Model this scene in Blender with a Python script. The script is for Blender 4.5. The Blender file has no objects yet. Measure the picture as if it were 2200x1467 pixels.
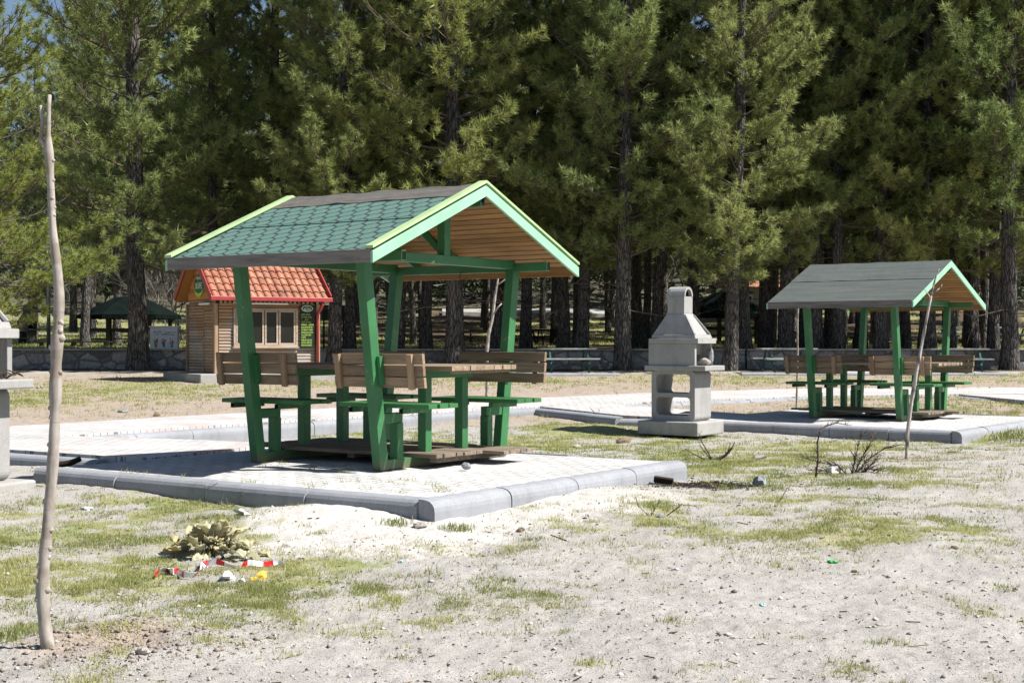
import bpy, math, random
import numpy as np
from mathutils import Vector, Matrix, Euler

random.seed(7)
RNG = np.random.default_rng(11)
PI = math.pi
scene = bpy.context.scene
COL = scene.collection

# ------------------------------------------------------------------ camera model (used to turn photo pixels into world points)
FPX, CX, CY, PITCH, HC = 3029.4, 1100.0, 733.5, -0.0019, 1.397

def ray(px, py):
    a = (px - CX) / FPX
    b = -(py - CY) / FPX
    c, s = math.cos(PITCH), math.sin(PITCH)
    y = c - b * s
    z = s + b * c
    return a / y, 1.0, z / y

def at_z(px, py, z):
    r = ray(px, py)
    t = (z - HC) / r[2]
    return Vector((r[0] * t, t, z))

def at_y(px, py, Y):
    r = ray(px, py)
    return Vector((r[0] * Y, Y, HC + r[2] * Y))

def at_g(px, py):
    r = ray(px, py)
    lo, hi = 3.0, 160.0
    t = lo
    step = 0.05
    while t < hi:
        if HC + r[2] * t <= G(r[0] * t, t):
            break
        t += step
        step = 0.05 + t * 0.004
    return Vector((r[0] * t, t, G(r[0] * t, t)))

# ------------------------------------------------------------------ noise
def _hash(i, j, seed):
    n = (i.astype(np.int64) * 374761393 + j.astype(np.int64) * 668265263 + seed * 974711) & 0x7fffffff
    n = ((n ^ (n >> 13)) * 1274126177) & 0x7fffffff
    n = (n ^ (n >> 16)) & 0xffffff
    return n / float(0xffffff)

def vnoise(x, y, seed=0):
    xi = np.floor(x); yi = np.floor(y)
    fx = x - xi; fy = y - yi
    fx = fx * fx * (3 - 2 * fx); fy = fy * fy * (3 - 2 * fy)
    a = _hash(xi, yi, seed); b = _hash(xi + 1, yi, seed)
    c = _hash(xi, yi + 1, seed); d = _hash(xi + 1, yi + 1, seed)
    return (a * (1 - fx) + b * fx) * (1 - fy) + (c * (1 - fx) + d * fx) * fy

def fbm(x, y, seed=0, octv=4):
    v = 0; amp = 0.5; tot = 0
    for o in range(octv):
        v = v + amp * vnoise(x * 2 ** o, y * 2 ** o, seed + o * 17)
        tot += amp; amp *= 0.5
    return v / tot

# ------------------------------------------------------------------ terrain
GY = [-60, 0, 7, 9.5, 12, 15, 20, 26, 32, 38, 42, 45.78, 46.22, 65, 75, 92, 112, 135, 170, 215, 300]
GZ = [0, 0, .02, .09, .11, .06, -.06, .09, .16, .25, .33, .42, .97, 1.10, 1.6, 2.5, 4.0, 9.0, 19.0, 30.0, 36.0]

def smooth(e0, e1, x):
    t = np.clip((x - e0) / (e1 - e0), 0, 1)
    return t * t * (3 - 2 * t)

def ground_base(x, y):
    z = np.interp(y, GY, GZ)
    # the hill behind the wood: high on the left, low in the middle
    ang = x / np.maximum(y, 1.0)
    k = 1.0 - 0.62 * smooth(-0.22, -0.06, ang) + 0.12 * smooth(0.05, 0.3, ang)
    far = smooth(112, 150, y)
    z = np.where(y > 112, 4.0 + (z - 4.0) * (1 - far + far * k), z)
    # slight dip beside the big pad's left end, sand heap along its near kerb
    z = z + 0.06 * np.exp(-(((x + 3.9) / 1.4) ** 2 + ((y - 11.6) / 0.8) ** 2))
    z = z + 0.10 * np.exp(-(((x + 1.45) / 0.75) ** 2 + ((y - 10.15) / 0.42) ** 2))
    z = z + 0.05 * np.exp(-(((x - 0.7) / 1.1) ** 2 + ((y - 11.4) / 0.7) ** 2))
    # dug earth round the near sapling
    z = z + 0.055 * np.exp(-(((x + 1.75) / 0.45) ** 2 + ((y - 6.35) / 0.42) ** 2)) \
          - 0.085 * np.exp(-(((x + 1.72) / 0.17) ** 2 + ((y - 6.33) / 0.12) ** 2))
    # mounds of dirt past the path and beside the second pad
    z = z + 0.10 * np.exp(-(((x - 1.1) / 0.8) ** 2 + ((y - 21.6) / 0.7) ** 2))
    z = z + 0.16 * np.exp(-(((x - 7.3) / 0.7) ** 2 + ((y - 19.9) / 0.5) ** 2))
    return z

def ground_full(x, y):
    z = ground_base(x, y)
    near = 1 - smooth(14, 45, y)
    z = z + (fbm(x * 1.1, y * 1.1, 3, 3) - .5) * 0.05 * (0.3 + 0.7 * near)
    z = z + (fbm(x * 5.5, y * 5.5, 9, 3) - .5) * 0.032 * near
    z = z + (fbm(x * 22, y * 22, 21, 2) - .5) * 0.015 * near * (1 - smooth(8, 14, y))
    z = z + (fbm(x * .18, y * .18, 5, 3) - .5) * 1.2 * smooth(60, 110, y)
    return z

def G(x, y):
    return float(ground_full(np.array([float(x)]), np.array([float(y)]))[0])

# ------------------------------------------------------------------ object helpers
def tag(o, label=None, cat=None, group=None, kind=None):
    if label: o['label'] = label
    if cat: o['category'] = cat
    if group: o['group'] = group
    if kind: o['kind'] = kind
    return o

def empty(name, loc=(0, 0, 0), rz=0.0, parent=None):
    o = bpy.data.objects.new(name, None)
    COL.objects.link(o)
    o.location = loc
    o.rotation_euler = (0, 0, rz)
    o.empty_display_size = 0.2
    if parent: o.parent = parent
    return o

def copy_tree(o, parent=None):
    c = o.copy()
    COL.objects.link(c)
    if parent is not None: c.parent = parent
    for ch in list(o.children):
        copy_tree(ch, c)
    return c

def mesh_obj(name, me, mats, parent=None):
    if not isinstance(mats, (list, tuple)): mats = [mats]
    for m in mats: me.materials.append(m)
    o = bpy.data.objects.new(name, me)
    COL.objects.link(o)
    if parent is not None: o.parent = parent
    return o

def np_mesh(name, V, F, attrs=None, smooth_shade=False):
    """V (n,3), F (m,k) all the same k"""
    V = np.asarray(V, dtype=np.float32); F = np.asarray(F, dtype=np.int32)
    me = bpy.data.meshes.new(name)
    k = F.shape[1]; m = F.shape[0]
    me.vertices.add(len(V)); me.vertices.foreach_set('co', V.ravel())
    me.loops.add(m * k); me.loops.foreach_set('vertex_index', F.ravel())
    me.polygons.add(m)
    me.polygons.foreach_set('loop_start', np.arange(0, m * k, k, dtype=np.int32))
    me.polygons.foreach_set('loop_total', np.full(m, k, dtype=np.int32))
    if smooth_shade:
        me.polygons.foreach_set('use_smooth', np.ones(m, dtype=bool))
    for nm, arr in (attrs or {}).items():
        a = me.attributes.new(nm, 'FLOAT', 'POINT')
        a.data.foreach_set('value', np.asarray(arr, dtype=np.float32))
    me.update(calc_edges=True)
    return me

class MB:
    def __init__(self):
        self.v = []; self.f = []; self.var = []; self.mi = []
    def _add(self, vs, fs, mi=0, var=None):
        b = len(self.v)
        self.v += [tuple(p) for p in vs]
        self.f += [tuple(b + i for i in f) for f in fs]
        self.mi += [mi] * len(fs)
        r = random.random() if var is None else var
        self.var += [r] * len(vs)
        return self
    def box(self, c, s, M=None, mi=0, var=None):
        hx, hy, hz = s[0] / 2, s[1] / 2, s[2] / 2
        vs = [Vector((x, y, z)) for x in (-hx, hx) for y in (-hy, hy) for z in (-hz, hz)]
        if M is not None: vs = [M @ p for p in vs]
        vs = [p + Vector(c) for p in vs]
        fs = [(0, 1, 3, 2), (4, 6, 7, 5), (0, 4, 5, 1), (2, 3, 7, 6), (0, 2, 6, 4), (1, 5, 7, 3)]
        return self._add(vs, fs, mi, var)
    def span(self, a, b, mi=0, var=None):
        c = [(a[i] + b[i]) / 2 for i in range(3)]
        return self.box(c, [abs(a[i] - b[i]) for i in range(3)], None, mi, var)
    def bar(self, p0, p1, w, h, up=(0, 0, 1), mi=0, var=None):
        p0 = Vector(p0); p1 = Vector(p1)
        d = (p1 - p0); L = d.length; d.normalize()
        upv = Vector(up)
        s = d.cross(upv)
        if s.length < 1e-4: s = d.cross(Vector((1, 0, 0)))
        s.normalize(); u = s.cross(d).normalized()
        M = Matrix((d, s, u)).transposed()
        return self.box((p0 + p1) / 2, (L, w, h), M, mi, var)
    def hexa(self, pts, mi=0, var=None):
        """8 points: 4 bottom loop, 4 top loop"""
        return self._add(pts, [(3, 2, 1, 0), (4, 5, 6, 7), (0, 1, 5, 4), (1, 2, 6, 5), (2, 3, 7, 6), (3, 0, 4, 7)], mi, var)
    def prism(self, prof, p0, dx, dy, ext, mi=0, var=None, caps=True):
        """2D profile swept: point = p0 + a*dx + b*dy, swept by vector ext"""
        p0 = Vector(p0); dx = Vector(dx); dy = Vector(dy); ext = Vector(ext)
        n = len(prof)
        vs = [p0 + dx * a + dy * b for a, b in prof] + [p0 + dx * a + dy * b + ext for a, b in prof]
        fs = [(i, (i + 1) % n, n + (i + 1) % n, n + i) for i in range(n)]
        if caps: fs += [tuple(range(n - 1, -1, -1)), tuple(range(n, 2 * n))]
        return self._add(vs, fs, mi, var)
    def tube(self, pts, rad, n=8, mi=0, var=None, cap=True):
        pts = [Vector(p) for p in pts]
        if not isinstance(rad, (list, tuple)): rad = [rad] * len(pts)
        vs = []; fs = []
        prev = None
        for i, p in enumerate(pts):
            if i == 0: d = pts[1] - p
            elif i == len(pts) - 1: d = p - pts[i - 1]
            else: d = pts[i + 1] - pts[i - 1]
            d.normalize()
            if prev is None:
                a = d.cross(Vector((0, 0, 1)))
                if a.length < 0.05: a = d.cross(Vector((1, 0, 0)))
            else:
                a = prev - d * prev.dot(d)
            a.normalize(); prev = a
            b = d.cross(a)
            for k in range(n):
                t = 2 * PI * k / n
                vs.append(p + (a * math.cos(t) + b * math.sin(t)) * rad[i])
        for i in range(len(pts) - 1):
            for k in range(n):
                fs.append((i * n + k, i * n + (k + 1) % n, (i + 1) * n + (k + 1) % n, (i + 1) * n + k))
        if cap:
            fs.append(tuple(range(n - 1, -1, -1)))
            m = (len(pts) - 1) * n
            fs.append(tuple(range(m, m + n)))
        return self._add(vs, fs, mi, var)
    def blob(self, c, r, seed=0, rough=0.25, n=8, m=6, mi=0):
        rs = random.Random(seed)
        vs = []; fs = []
        c = Vector(c)
        ph = [rs.uniform(0, 6.28) for _ in range(6)]
        def rr(t, p):
            return 1 + rough * (math.sin(2 * t + ph[0]) * math.sin(p * 2 + ph[1]) + .6 * math.sin(3 * t + ph[2] + 2 * p) + .5 * rs.uniform(-1, 1))
        for i in range(m + 1):
            p = -PI / 2 + PI * i / m
            for k in range(n):
                t = 2 * PI * k / n
                q = rr(t, p) if 0 < i < m else 1.0
                vs.append(c + Vector((r[0] * math.cos(p) * math.cos(t) * q, r[1] * math.cos(p) * math.sin(t) * q, r[2] * math.sin(p) * q)))
        for i in range(m):
            for k in range(n):
                fs.append((i * n + k, i * n + (k + 1) % n, (i + 1) * n + (k + 1) % n, (i + 1) * n + k))
        return self._add(vs, fs, mi)
    def build(self, name, mats, parent=None, bevel=0.0, smooth_shade=False, auto=None):
        me = bpy.data.meshes.new(name)
        me.from_pydata([tuple(p) for p in self.v], [], self.f)
        a = me.attributes.new('var', 'FLOAT', 'POINT')
        a.data.foreach_set('value', np.array(self.var, dtype=np.float32))
        me.polygons.foreach_set('material_index', np.array(self.mi, dtype=np.int32))
        if smooth_shade:
            me.polygons.foreach_set('use_smooth', np.ones(len(self.f), dtype=bool))
        me.update()
        o = mesh_obj(name, me, mats, parent)
        if bevel > 0:
            b = o.modifiers.new('bevel', 'BEVEL')
            b.width = bevel; b.segments = 2; b.limit_method = 'ANGLE'
        return o

# ------------------------------------------------------------------ materials
class NT:
    def __init__(self, name, rough=0.8, spec=0.3):
        self.m = bpy.data.materials.new(name)
        self.m.use_nodes = True
        self.t = self.m.node_tree
        self.b = self.t.nodes['Principled BSDF']
        self.b.inputs['Roughness'].default_value = rough
        self.b.inputs['Specular IOR Level'].default_value = spec
    def n(self, typ, ins=None, out=0, **kw):
        nd = self.t.nodes.new(typ)
        for k, v in kw.items(): setattr(nd, k, v)
        for k, v in (ins or {}).items():
            s = nd.inputs[k]
            if hasattr(v, 'is_output') or isinstance(v, bpy.types.NodeSocket): self.t.links.new(v, s)
            else: s.default_value = v
        return nd.outputs[out]
    def set(self, inp, v):
        s = self.b.inputs[inp]
        if isinstance(v, bpy.types.NodeSocket): self.t.links.new(v, s)
        else: s.default_value = v
    def obj(self): return self.n('ShaderNodeTexCoord', out=3)
    def pos(self): return self.n('ShaderNodeNewGeometry', out=0)
    def attr(self, nm): return self.n('ShaderNodeAttribute', attribute_name=nm, out=2)
    def mapping(self, v, scale=(1, 1, 1), loc=(0, 0, 0), rot=(0, 0, 0)):
        return self.n('ShaderNodeMapping', {'Vector': v, 'Scale': scale, 'Location': loc, 'Rotation': rot})
    def noise(self, v, scale, detail=4, rough=.55, dist=0.0, out=0):
        return self.n('ShaderNodeTexNoise', {'Vector': v, 'Scale': scale, 'Detail': detail, 'Roughness': rough, 'Distortion': dist}, out)
    def voro(self, v, scale, out=0, feature='F1', rnd=1.0):
        return self.n('ShaderNodeTexVoronoi', {'Vector': v, 'Scale': scale, 'Randomness': rnd}, out, feature=feature)
    def ramp(self, f, stops, interp='LINEAR'):
        nd = self.t.nodes.new('ShaderNodeValToRGB')
        cr = nd.color_ramp; cr.interpolation = interp
        while len(cr.elements) < len(stops): cr.elements.new(0.5)
        for e, (p, c) in zip(cr.elements, stops):
            e.position = p
            e.color = (c, c, c, 1) if isinstance(c, (int, float)) else (c[0], c[1], c[2], 1)
        self.t.links.new(f, nd.inputs[0])
        return nd.outputs[0]
    def mix(self, f, a, b, mode='MIX'):
        nd = self.t.nodes.new('ShaderNodeMix'); nd.data_type = 'RGBA'; nd.blend_type = mode
        for s, v in ((nd.inputs[0], f), (nd.inputs[6], a), (nd.inputs[7], b)):
            if isinstance(v, bpy.types.NodeSocket): self.t.links.new(v, s)
            elif isinstance(v, (int, float)): s.default_value = v if s == nd.inputs[0] else (v, v, v, 1)
            else: s.default_value = (v[0], v[1], v[2], 1)
        return nd.outputs[2]
    def math(self, op, a, b=0.0, c=0.0, clamp=False):
        nd = self.t.nodes.new('ShaderNodeMath'); nd.operation = op; nd.use_clamp = clamp
        for i, v in enumerate((a, b, c)):
            if isinstance(v, bpy.types.NodeSocket): self.t.links.new(v, nd.inputs[i])
            else: nd.inputs[i].default_value = v
        return nd.outputs[0]
    def bump(self, h, strength=0.3, dist=0.01):
        self.set('Normal', self.n('ShaderNodeBump', {'Height': h, 'Strength': strength, 'Distance': dist}))

def c3(h, k=1.0):
    return tuple(k * x for x in h)

def m_paint(name, col, wear=(.30, .24, .18), wearamt=.62, rough=.45):
    t = NT(name, rough, .4); o = t.obj()
    n1 = t.noise(o, 3.0, 5); n2 = t.noise(o, 26, 4, .7)
    base = t.mix(t.ramp(n1, [(.3, 0), (.7, 1)]), c3(col, .82), c3(col, 1.12))
    w = t.ramp(n2, [(wearamt, 0), (wearamt + .06, 1)])
    w2 = t.math('MULTIPLY', w, t.ramp(n1, [(.45, 0), (.62, 1)]))
    t.n('ShaderNodeSeparateXYZ', {0: o}); oz = t.t.nodes[-1].outputs[2]
    foot = t.math('MULTIPLY', t.ramp(t.math('ADD', oz, t.math('MULTIPLY', t.math('SUBTRACT', n2, .5), .22)), [(.0, 1), (.11, 0)]), .75)
    base = t.mix(foot, base, (.15, .105, .07))
    t.set('Base Color', t.mix(w2, base, wear))
    t.bump(t.noise(o, 60, 3), .12, .004)
    return t.m

def m_wood(name, c_lo, c_hi, axis=0, scale=1.0, rough=.8, ends=None, crack=.5):
    t = NT(name, rough, .2); o = t.obj(); var = t.attr('var')
    sc = [22 * scale] * 3; sc[axis] = 1.6 * scale
    off = t.n('ShaderNodeCombineXYZ', {0: t.math('MULTIPLY', var, 17.3), 1: t.math('MULTIPLY', var, 31.7), 2: t.math('MULTIPLY', var, 9.1)})
    v = t.n('ShaderNodeVectorMath', {0: t.mapping(o, sc), 1: off}, operation='ADD')
    g = t.noise(v, 1.0, 6, .62, .9)
    g2 = t.noise(t.mapping(v, (3, 3, 3)), 1.0, 3, .7)
    col = t.mix(t.ramp(g, [(.28, 0), (.72, 1)]), c_lo, c_hi)
    tint = t.ramp(var, [(0, .72), (.5, 1.0), (1, 1.22)])
    col = t.mix(1.0, col, tint, 'MULTIPLY')
    dk = t.ramp(g2, [(.30, 1), (.38, 0)])
    col = t.mix(t.math('MULTIPLY', dk, crack), col, c3(c_lo, .35))
    knots = t.ramp(t.voro(t.mapping(o, [6 if i != axis else 2.6 for i in range(3)]), 1.0), [(.05, 1), (.12, 0)])
    col = t.mix(t.math('MULTIPLY', knots, .55), col, c3(c_lo, .4))
    t.set('Base Color', col)
    t.bump(g, .35, .006)
    return t.m

def m_concrete(name, col, pits=True, stain=.25, grain=90, rough=.9):
    t = NT(name, rough, .2); o = t.obj()
    n1 = t.noise(o, 2.3, 5, .6); n2 = t.noise(o, grain, 3, .7); n3 = t.noise(t.mapping(o, (9, 9, 1.2)), 1.0, 4)
    c = t.mix(t.ramp(n1, [(.25, 0), (.75, 1)]), c3(col, .80), c3(col, 1.12))
    c = t.mix(1.0, c, t.ramp(n2, [(.25, .78), (.75, 1.18)]), 'MULTIPLY')
    c = t.mix(t.math('MULTIPLY', t.ramp(n3, [(.5, 0), (.75, 1)]), stain), c, c3(col, .45))
    h = n2
    if pits:
        p = t.ramp(t.voro(o, 26), [(.05, 1), (.13, 0)])
        pm = t.math('MULTIPLY', p, t.ramp(t.noise(o, 5, 2), [(.52, 0), (.6, 1)]))
        c = t.mix(t.math('MULTIPLY', pm, .75), c, c3(col, .3))
        h = t.math('SUBTRACT', n2, t.math('MULTIPLY', pm, 2.0))
    t.set('Base Color', c)
    t.bump(h, .35, .006)
    return t.m

def m_plain(name, col, rough=.6, spec=.3, vary=.15, scale=12, metal=0.0):
    t = NT(name, rough, spec); o = t.obj()
    n = t.noise(o, scale, 4)
    t.set('Base Color', t.mix(t.ramp(n, [(.3, 0), (.7, 1)]), c3(col, 1 - vary), c3(col, 1 + vary)))
    t.set('Metallic', metal)
    return t.m

MAT = {}
MAT['green'] = m_paint('green_paint', (.036, .152, .056), wearamt=.62)
MAT['green_dusty'] = m_paint('green_paint_seat', (.034, .145, .045), wear=(.2, .15, .1), wearamt=.60)
MAT['mint'] = m_paint('mint_paint', (.27, .50, .345), wear=(.25, .30, .2), wearamt=.64)
MAT['lime'] = m_paint('lime_paint', (.38, .52, .26), wear=(.55, .42, .2), wearamt=.60)
MAT['ceil'] = m_wood('pine_ceiling_boards', (.21, .105, .036), (.39, .225, .09), 0, 1.0, .6, crack=.35)
MAT['fascia'] = m_wood('weathered_fascia_wood', (.105, .095, .085), (.24, .22, .20), 0, 1.0)
MAT['bench'] = m_wood('bench_back_wood', (.14, .095, .06), (.31, .225, .15), 0, 1.0)
MAT['batten'] = m_wood('batten_wood', (.20, .13, .08), (.36, .25, .16), 2, 1.0)
MAT['deck'] = m_wood('deck_wood', (.12, .093, .07), (.27, .22, .17), 0, 1.0)
MAT['tabletop'] = m_wood('table_wood', (.17, .12, .08), (.36, .28, .20), 0, 1.0)
MAT['black'] = m_plain('dark_opening', (.008, .008, .008), .9, .1)
MAT['wire'] = m_plain('old_wire', (.06, .04, .03), .7, .3)
MAT['concrete'] = m_concrete('barbecue_concrete', (.335, .328, .318), True, .3)
MAT['slabcon'] = m_concrete('slab_concrete', (.34, .332, .318), True, .35)
MAT['kerb'] = m_concrete('kerb_concrete', (.275, .285, .305), True, .35, 110)
MAT['darkcon'] = m_concrete('dark_concrete', (.075, .075, .075))  # plain dark tone for the barbecues behind the wall
MAT['steel'] = m_plain('galvanised_pole', (.30, .33, .34), .45, .5, .12, 6, .6)
MAT['redmetal'] = m_plain('red_gutter_metal', (.30, .035, .035), .4, .5, .12, 5)
MAT['white'] = m_plain('white_paint', (.75, .75, .74), .5, .3, .06, 8)
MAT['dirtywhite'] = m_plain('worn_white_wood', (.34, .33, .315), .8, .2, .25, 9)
MAT['darkgreen'] = m_plain('dark_green_paint', (.012, .045, .035), .5, .3, .25, 5)
MAT['tablegreen'] = m_plain('table_dark_green_paint', (.028, .095, .075), .6, .3, .25, 5)
MAT['gazebo'] = m_plain('tree_shaded_roof_sheet', (.005, .009, .008), .95, .04, .3, 2)  # dark green roof, with the shade of the trees put into its near-black colour
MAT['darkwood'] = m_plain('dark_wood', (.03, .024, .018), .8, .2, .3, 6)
MAT['signdark'] = m_plain('menu_board_black', (.012, .016, .014), .5, .3, .2, 3)
MAT['signgreen'] = m_plain('sign_green', (.012, .12, .045), .5, .3, .15, 3)
MAT['textlime'] = m_plain('menu_letter_lime', (.42, .62, .12), .6, .2, .05)
MAT['textwhite'] = m_plain('sign_letter_white', (.75, .78, .76), .6, .2, .03)
MAT['yellow'] = m_plain('yellow_petal', (.55, .40, .07), .6, .2, .1, 20)
MAT['paper'] = m_plain('pale_paper', (.52, .51, .49), .8, .2, .08, 20)
MAT['stone'] = m_concrete('field_stone', (.34, .31, .28), False, .3, 40)
MAT['greystone'] = m_concrete('grey_stone', (.26, .27, .28), False, .3, 40)
MAT['char'] = m_plain('charred_wood', (.028, .02, .015), .9, .15, .5, 14)
MAT['dirtclod'] = m_concrete('dirt_clod', (.22, .165, .115), False, .3, 40)
MAT['darktwig'] = m_plain('dark_thorny_twig', (.075, .055, .045), .85, .2, .3, 30)

def m_siding():
    t = NT('log_siding', .7, .25); o = t.obj(); var = t.attr('var')
    off = t.n('ShaderNodeCombineXYZ', {0: t.math('MULTIPLY', var, 17.3), 1: 0.0, 2: t.math('MULTIPLY', var, 9.1)})
    v = t.n('ShaderNodeVectorMath', {0: t.mapping(o, (1.4, 9, 16)), 1: off}, operation='ADD')
    g = t.noise(v, 1.0, 6, .65, .8)
    big = t.noise(t.mapping(o, (.7, .7, .9)), 1.0, 3)
    col = t.mix(t.ramp(g, [(.3, 0), (.7, 1)]), (.20, .115, .06), (.46, .30, .18))
    grey = t.mix(t.ramp(g, [(.3, 0), (.7, 1)]), (.22, .19, .165), (.42, .37, .32))
    col = t.mix(t.ramp(big, [(.42, 0), (.6, 1)]), col, grey)
    col = t.mix(1.0, col, t.ramp(var, [(0, .75), (1, 1.2)]), 'MULTIPLY')
    t.set('Base Color', col); t.bump(g, .3, .01)
    return t.m
MAT['siding'] = m_siding()
MAT['trimwood'] = m_wood('kiosk_trim_wood', (.22, .14, .085), (.44, .32, .22), 2, .8)
MAT['trimwoodx'] = m_wood('kiosk_window_wood', (.25, .19, .14), (.48, .40, .33), 0, .8)
MAT['soffit'] = m_wood('kiosk_soffit_wood', (.36, .16, .045), (.55, .27, .08), 1, .8)

def m_tiles():
    t = NT('clay_roof_tiles', .75, .25); o = t.obj(); var = t.attr('var')
    n = t.noise(o, 4.0, 5); n2 = t.noise(o, 40, 3)
    col = t.mix(t.ramp(n, [(.3, 0), (.7, 1)]), (.31, .105, .062), (.45, .225, .15))
    col = t.mix(t.ramp(t.noise(o, 1.3, 4), [(.5, 0), (.68, .7)]), col, (.17, .07, .045))
    col = t.mix(1.0, col, t.ramp(var, [(0, .7), (1, 1.2)]), 'MULTIPLY')
    t.set('Base Color', col); t.bump(n2, .2, .005)
    return t.m
MAT['tiles'] = m_tiles()

def m_glass():
    t = NT('window_glass', .03, .22); o = t.obj()
    n = t.noise(o, 3, 3)
    t.set('Base Color', t.mix(n, (.008, .009, .009), (.022, .023, .022)))
    return t.m
MAT['glass'] = m_glass()

def m_shingle():
    t = NT('teal_hexagon_shingles', .95, .15); o = t.obj()
    sep = t.n('ShaderNodeSeparateXYZ', {0: o})
    nx = sep
    sy = t.t.nodes[-1].outputs[1]; sz = t.t.nodes[-1].outputs[2]
    wob = t.noise(o, 5, 2)
    # distance down the slope, real metres
    sl = t.math('ADD', t.math('MULTIPLY', t.math('ABSOLUTE', sy), 1.085), t.math('MULTIPLY', t.math('SUBTRACT', wob, .5), .02))
    px = t.math('DIVIDE', nx, .168); py = t.math('DIVIDE', sl, .150)
    p = t.n('ShaderNodeCombineXYZ', {0: px, 1: py})
    r = (1.0, 1.7320508, 1.0); h = (.5, .8660254, .5)
    ma = t.n('ShaderNodeVectorMath', {0: p, 1: r}, operation='MODULO')
    # keep positive
    pa = t.n('ShaderNodeVectorMath', {0: p, 1: (100.0, 173.20508, 0)}, operation='ADD')
    a = t.n('ShaderNodeVectorMath', {0: t.n('ShaderNodeVectorMath', {0: pa, 1: r}, operation='MODULO'), 1: h}, operation='SUBTRACT')
    pb = t.n('ShaderNodeVectorMath', {0: pa, 1: h}, operation='SUBTRACT')
    b = t.n('ShaderNodeVectorMath', {0: t.n('ShaderNodeVectorMath', {0: pb, 1: r}, operation='MODULO'), 1: h}, operation='SUBTRACT')
    flat = (1.0, 1.0, 0.0)
    a = t.n('ShaderNodeVectorMath', {0: a, 1: flat}, operation='MULTIPLY'); b = t.n('ShaderNodeVectorMath', {0: b, 1: flat}, operation='MULTIPLY')
    da = t.n('ShaderNodeVectorMath', {0: a, 1: a}, 1, operation='DOT_PRODUCT'); db = t.n('ShaderNodeVectorMath', {0: b, 1: b}, 1, operation='DOT_PRODUCT')
    sel = t.math('LESS_THAN', da, db)
    mx = t.t.nodes.new('ShaderNodeMix'); mx.data_type = 'VECTOR'
    t.t.links.new(sel, mx.inputs[0]); t.t.links.new(b, mx.inputs[4]); t.t.links.new(a, mx.inputs[5])
    g = t.n('ShaderNodeVectorMath', {0: mx.outputs[1]}, operation='ABSOLUTE')
    d1 = t.n('ShaderNodeVectorMath', {0: g, 1: (.5, .8660254, 0)}, 1, operation='DOT_PRODUCT')
    s2 = t.n('ShaderNodeSeparateXYZ', {0: g})
    hd = t.math('MAXIMUM', d1, s2)
    line = t.ramp(hd, [(.405, 0), (.45, 1)])
    gr = t.noise(o, 260, 2, .8); gr2 = t.noise(o, 6, 4)
    col = t.mix(t.ramp(gr, [(.3, 0), (.72, 1)]), (.055, .112, .095), (.165, .265, .22))
    col = t.mix(t.ramp(gr2, [(.35, 0), (.7, .5)]), col, (.075, .17, .165))
    col = t.mix(t.math('MULTIPLY', line, .86), col, (.028, .038, .036))
    t.set('Base Color', col); t.bump(t.math('SUBTRACT', gr, line), .5, .006)
    return t.m
MAT['shingle'] = m_shingle()

def m_felt(name, lo, hi):
    t = NT(name, .95, .12); o = t.obj()
    gr = t.noise(o, 150, 2, .8); st = t.noise(t.mapping(o, (1.2, 14, 14)), 1.0, 4)
    col = t.mix(t.ramp(gr, [(.3, 0), (.72, 1)]), lo, hi)
    col = t.mix(1.0, col, t.ramp(st, [(.3, .82), (.7, 1.15)]), 'MULTIPLY')
    t.set('Base Color', col); t.bump(gr, .4, .005)
    return t.m
MAT['felt'] = m_felt('ridge_felt', (.075, .07, .064), (.17, .16, .145))
MAT['greyroof'] = m_felt('grey_green_felt', (.055, .064, .060), (.135, .150, .140))

def m_paver(name, red=False):
    t = NT(name, .9, .2); o = t.pos() if red else t.obj()
    wob = t.mix(.02, o, t.noise(o, 4, 2, out=1))
    mp = t.mapping(wob, (1, 1, 1), rot=(0, 0, .785 if red else 0.0))
    br = t.n('ShaderNodeTexBrick', {'Vector': mp, 'Color1': (.46, .458, .455, 1), 'Color2': (.53, .527, .52, 1), 'Mortar': (.20, .185, .165, 1),
             'Scale': 1.0, 'Mortar Size': .008, 'Mortar Smooth': .3, 'Bias': 0.0, 'Brick Width': .205, 'Row Height': .105}, 0)
    n = t.noise(o, 1.1, 5); n2 = t.noise(o, 120, 2)
    col = t.mix(1.0, br, t.ramp(n, [(.3, .80), (.7, 1.08)]), 'MULTIPLY')
    col = t.mix(1.0, col, t.ramp(n2, [(.3, .9), (.7, 1.1)]), 'MULTIPLY')
    if red:
        v = t.voro(t.mapping(o, (4.2, 4.2, 1)), 1.0, 1)
        sr = t.n('ShaderNodeSeparateColor', {0: v})
        col = t.mix(t.math('MULTIPLY', t.ramp(sr, [(.86, 0), (.88, 1)]), .35), col, (.46, .26, .22))
    t.set('Base Color', col)
    t.bump(t.math('ADD', br, t.math('MULTIPLY', n2, .1)), .3, .008)
    return t.m
MAT['paver'] = m_paver('grey_pavers')
MAT['pathpaver'] = m_paver('path_pavers', True)

def m_wall():
    t = NT('field_stone_wall', .9, .2); o = t.obj()
    w = t.mix(.10, o, t.noise(o, 3.0, 3, out=1))
    mp = t.mapping(w, (1.9, 1.9, 3.0))
    d = t.voro(mp, 1.0, 0, 'DISTANCE_TO_EDGE')
    cc = t.voro(mp, 1.0, 1)
    s = t.n('ShaderNodeSeparateColor', {0: cc})
    n = t.noise(o, 14, 5, .65)
    col = t.mix(s, (.14, .145, .15), (.42, .40, .38))
    col = t.mix(1.0, col, t.ramp(n, [(.3, .6), (.7, 1.25)]), 'MULTIPLY')
    j = t.ramp(d, [(.03, 1), (.09, 0)])
    col = t.mix(j, col, (.16, .15, .14))
    t.set('Base Color', col)
    t.bump(t.math('ADD', t.ramp(d, [(0, 0), (.22, 1)]), t.math('MULTIPLY', n, .35)), .9, .06)
    return t.m
MAT['wall'] = m_wall()

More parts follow.
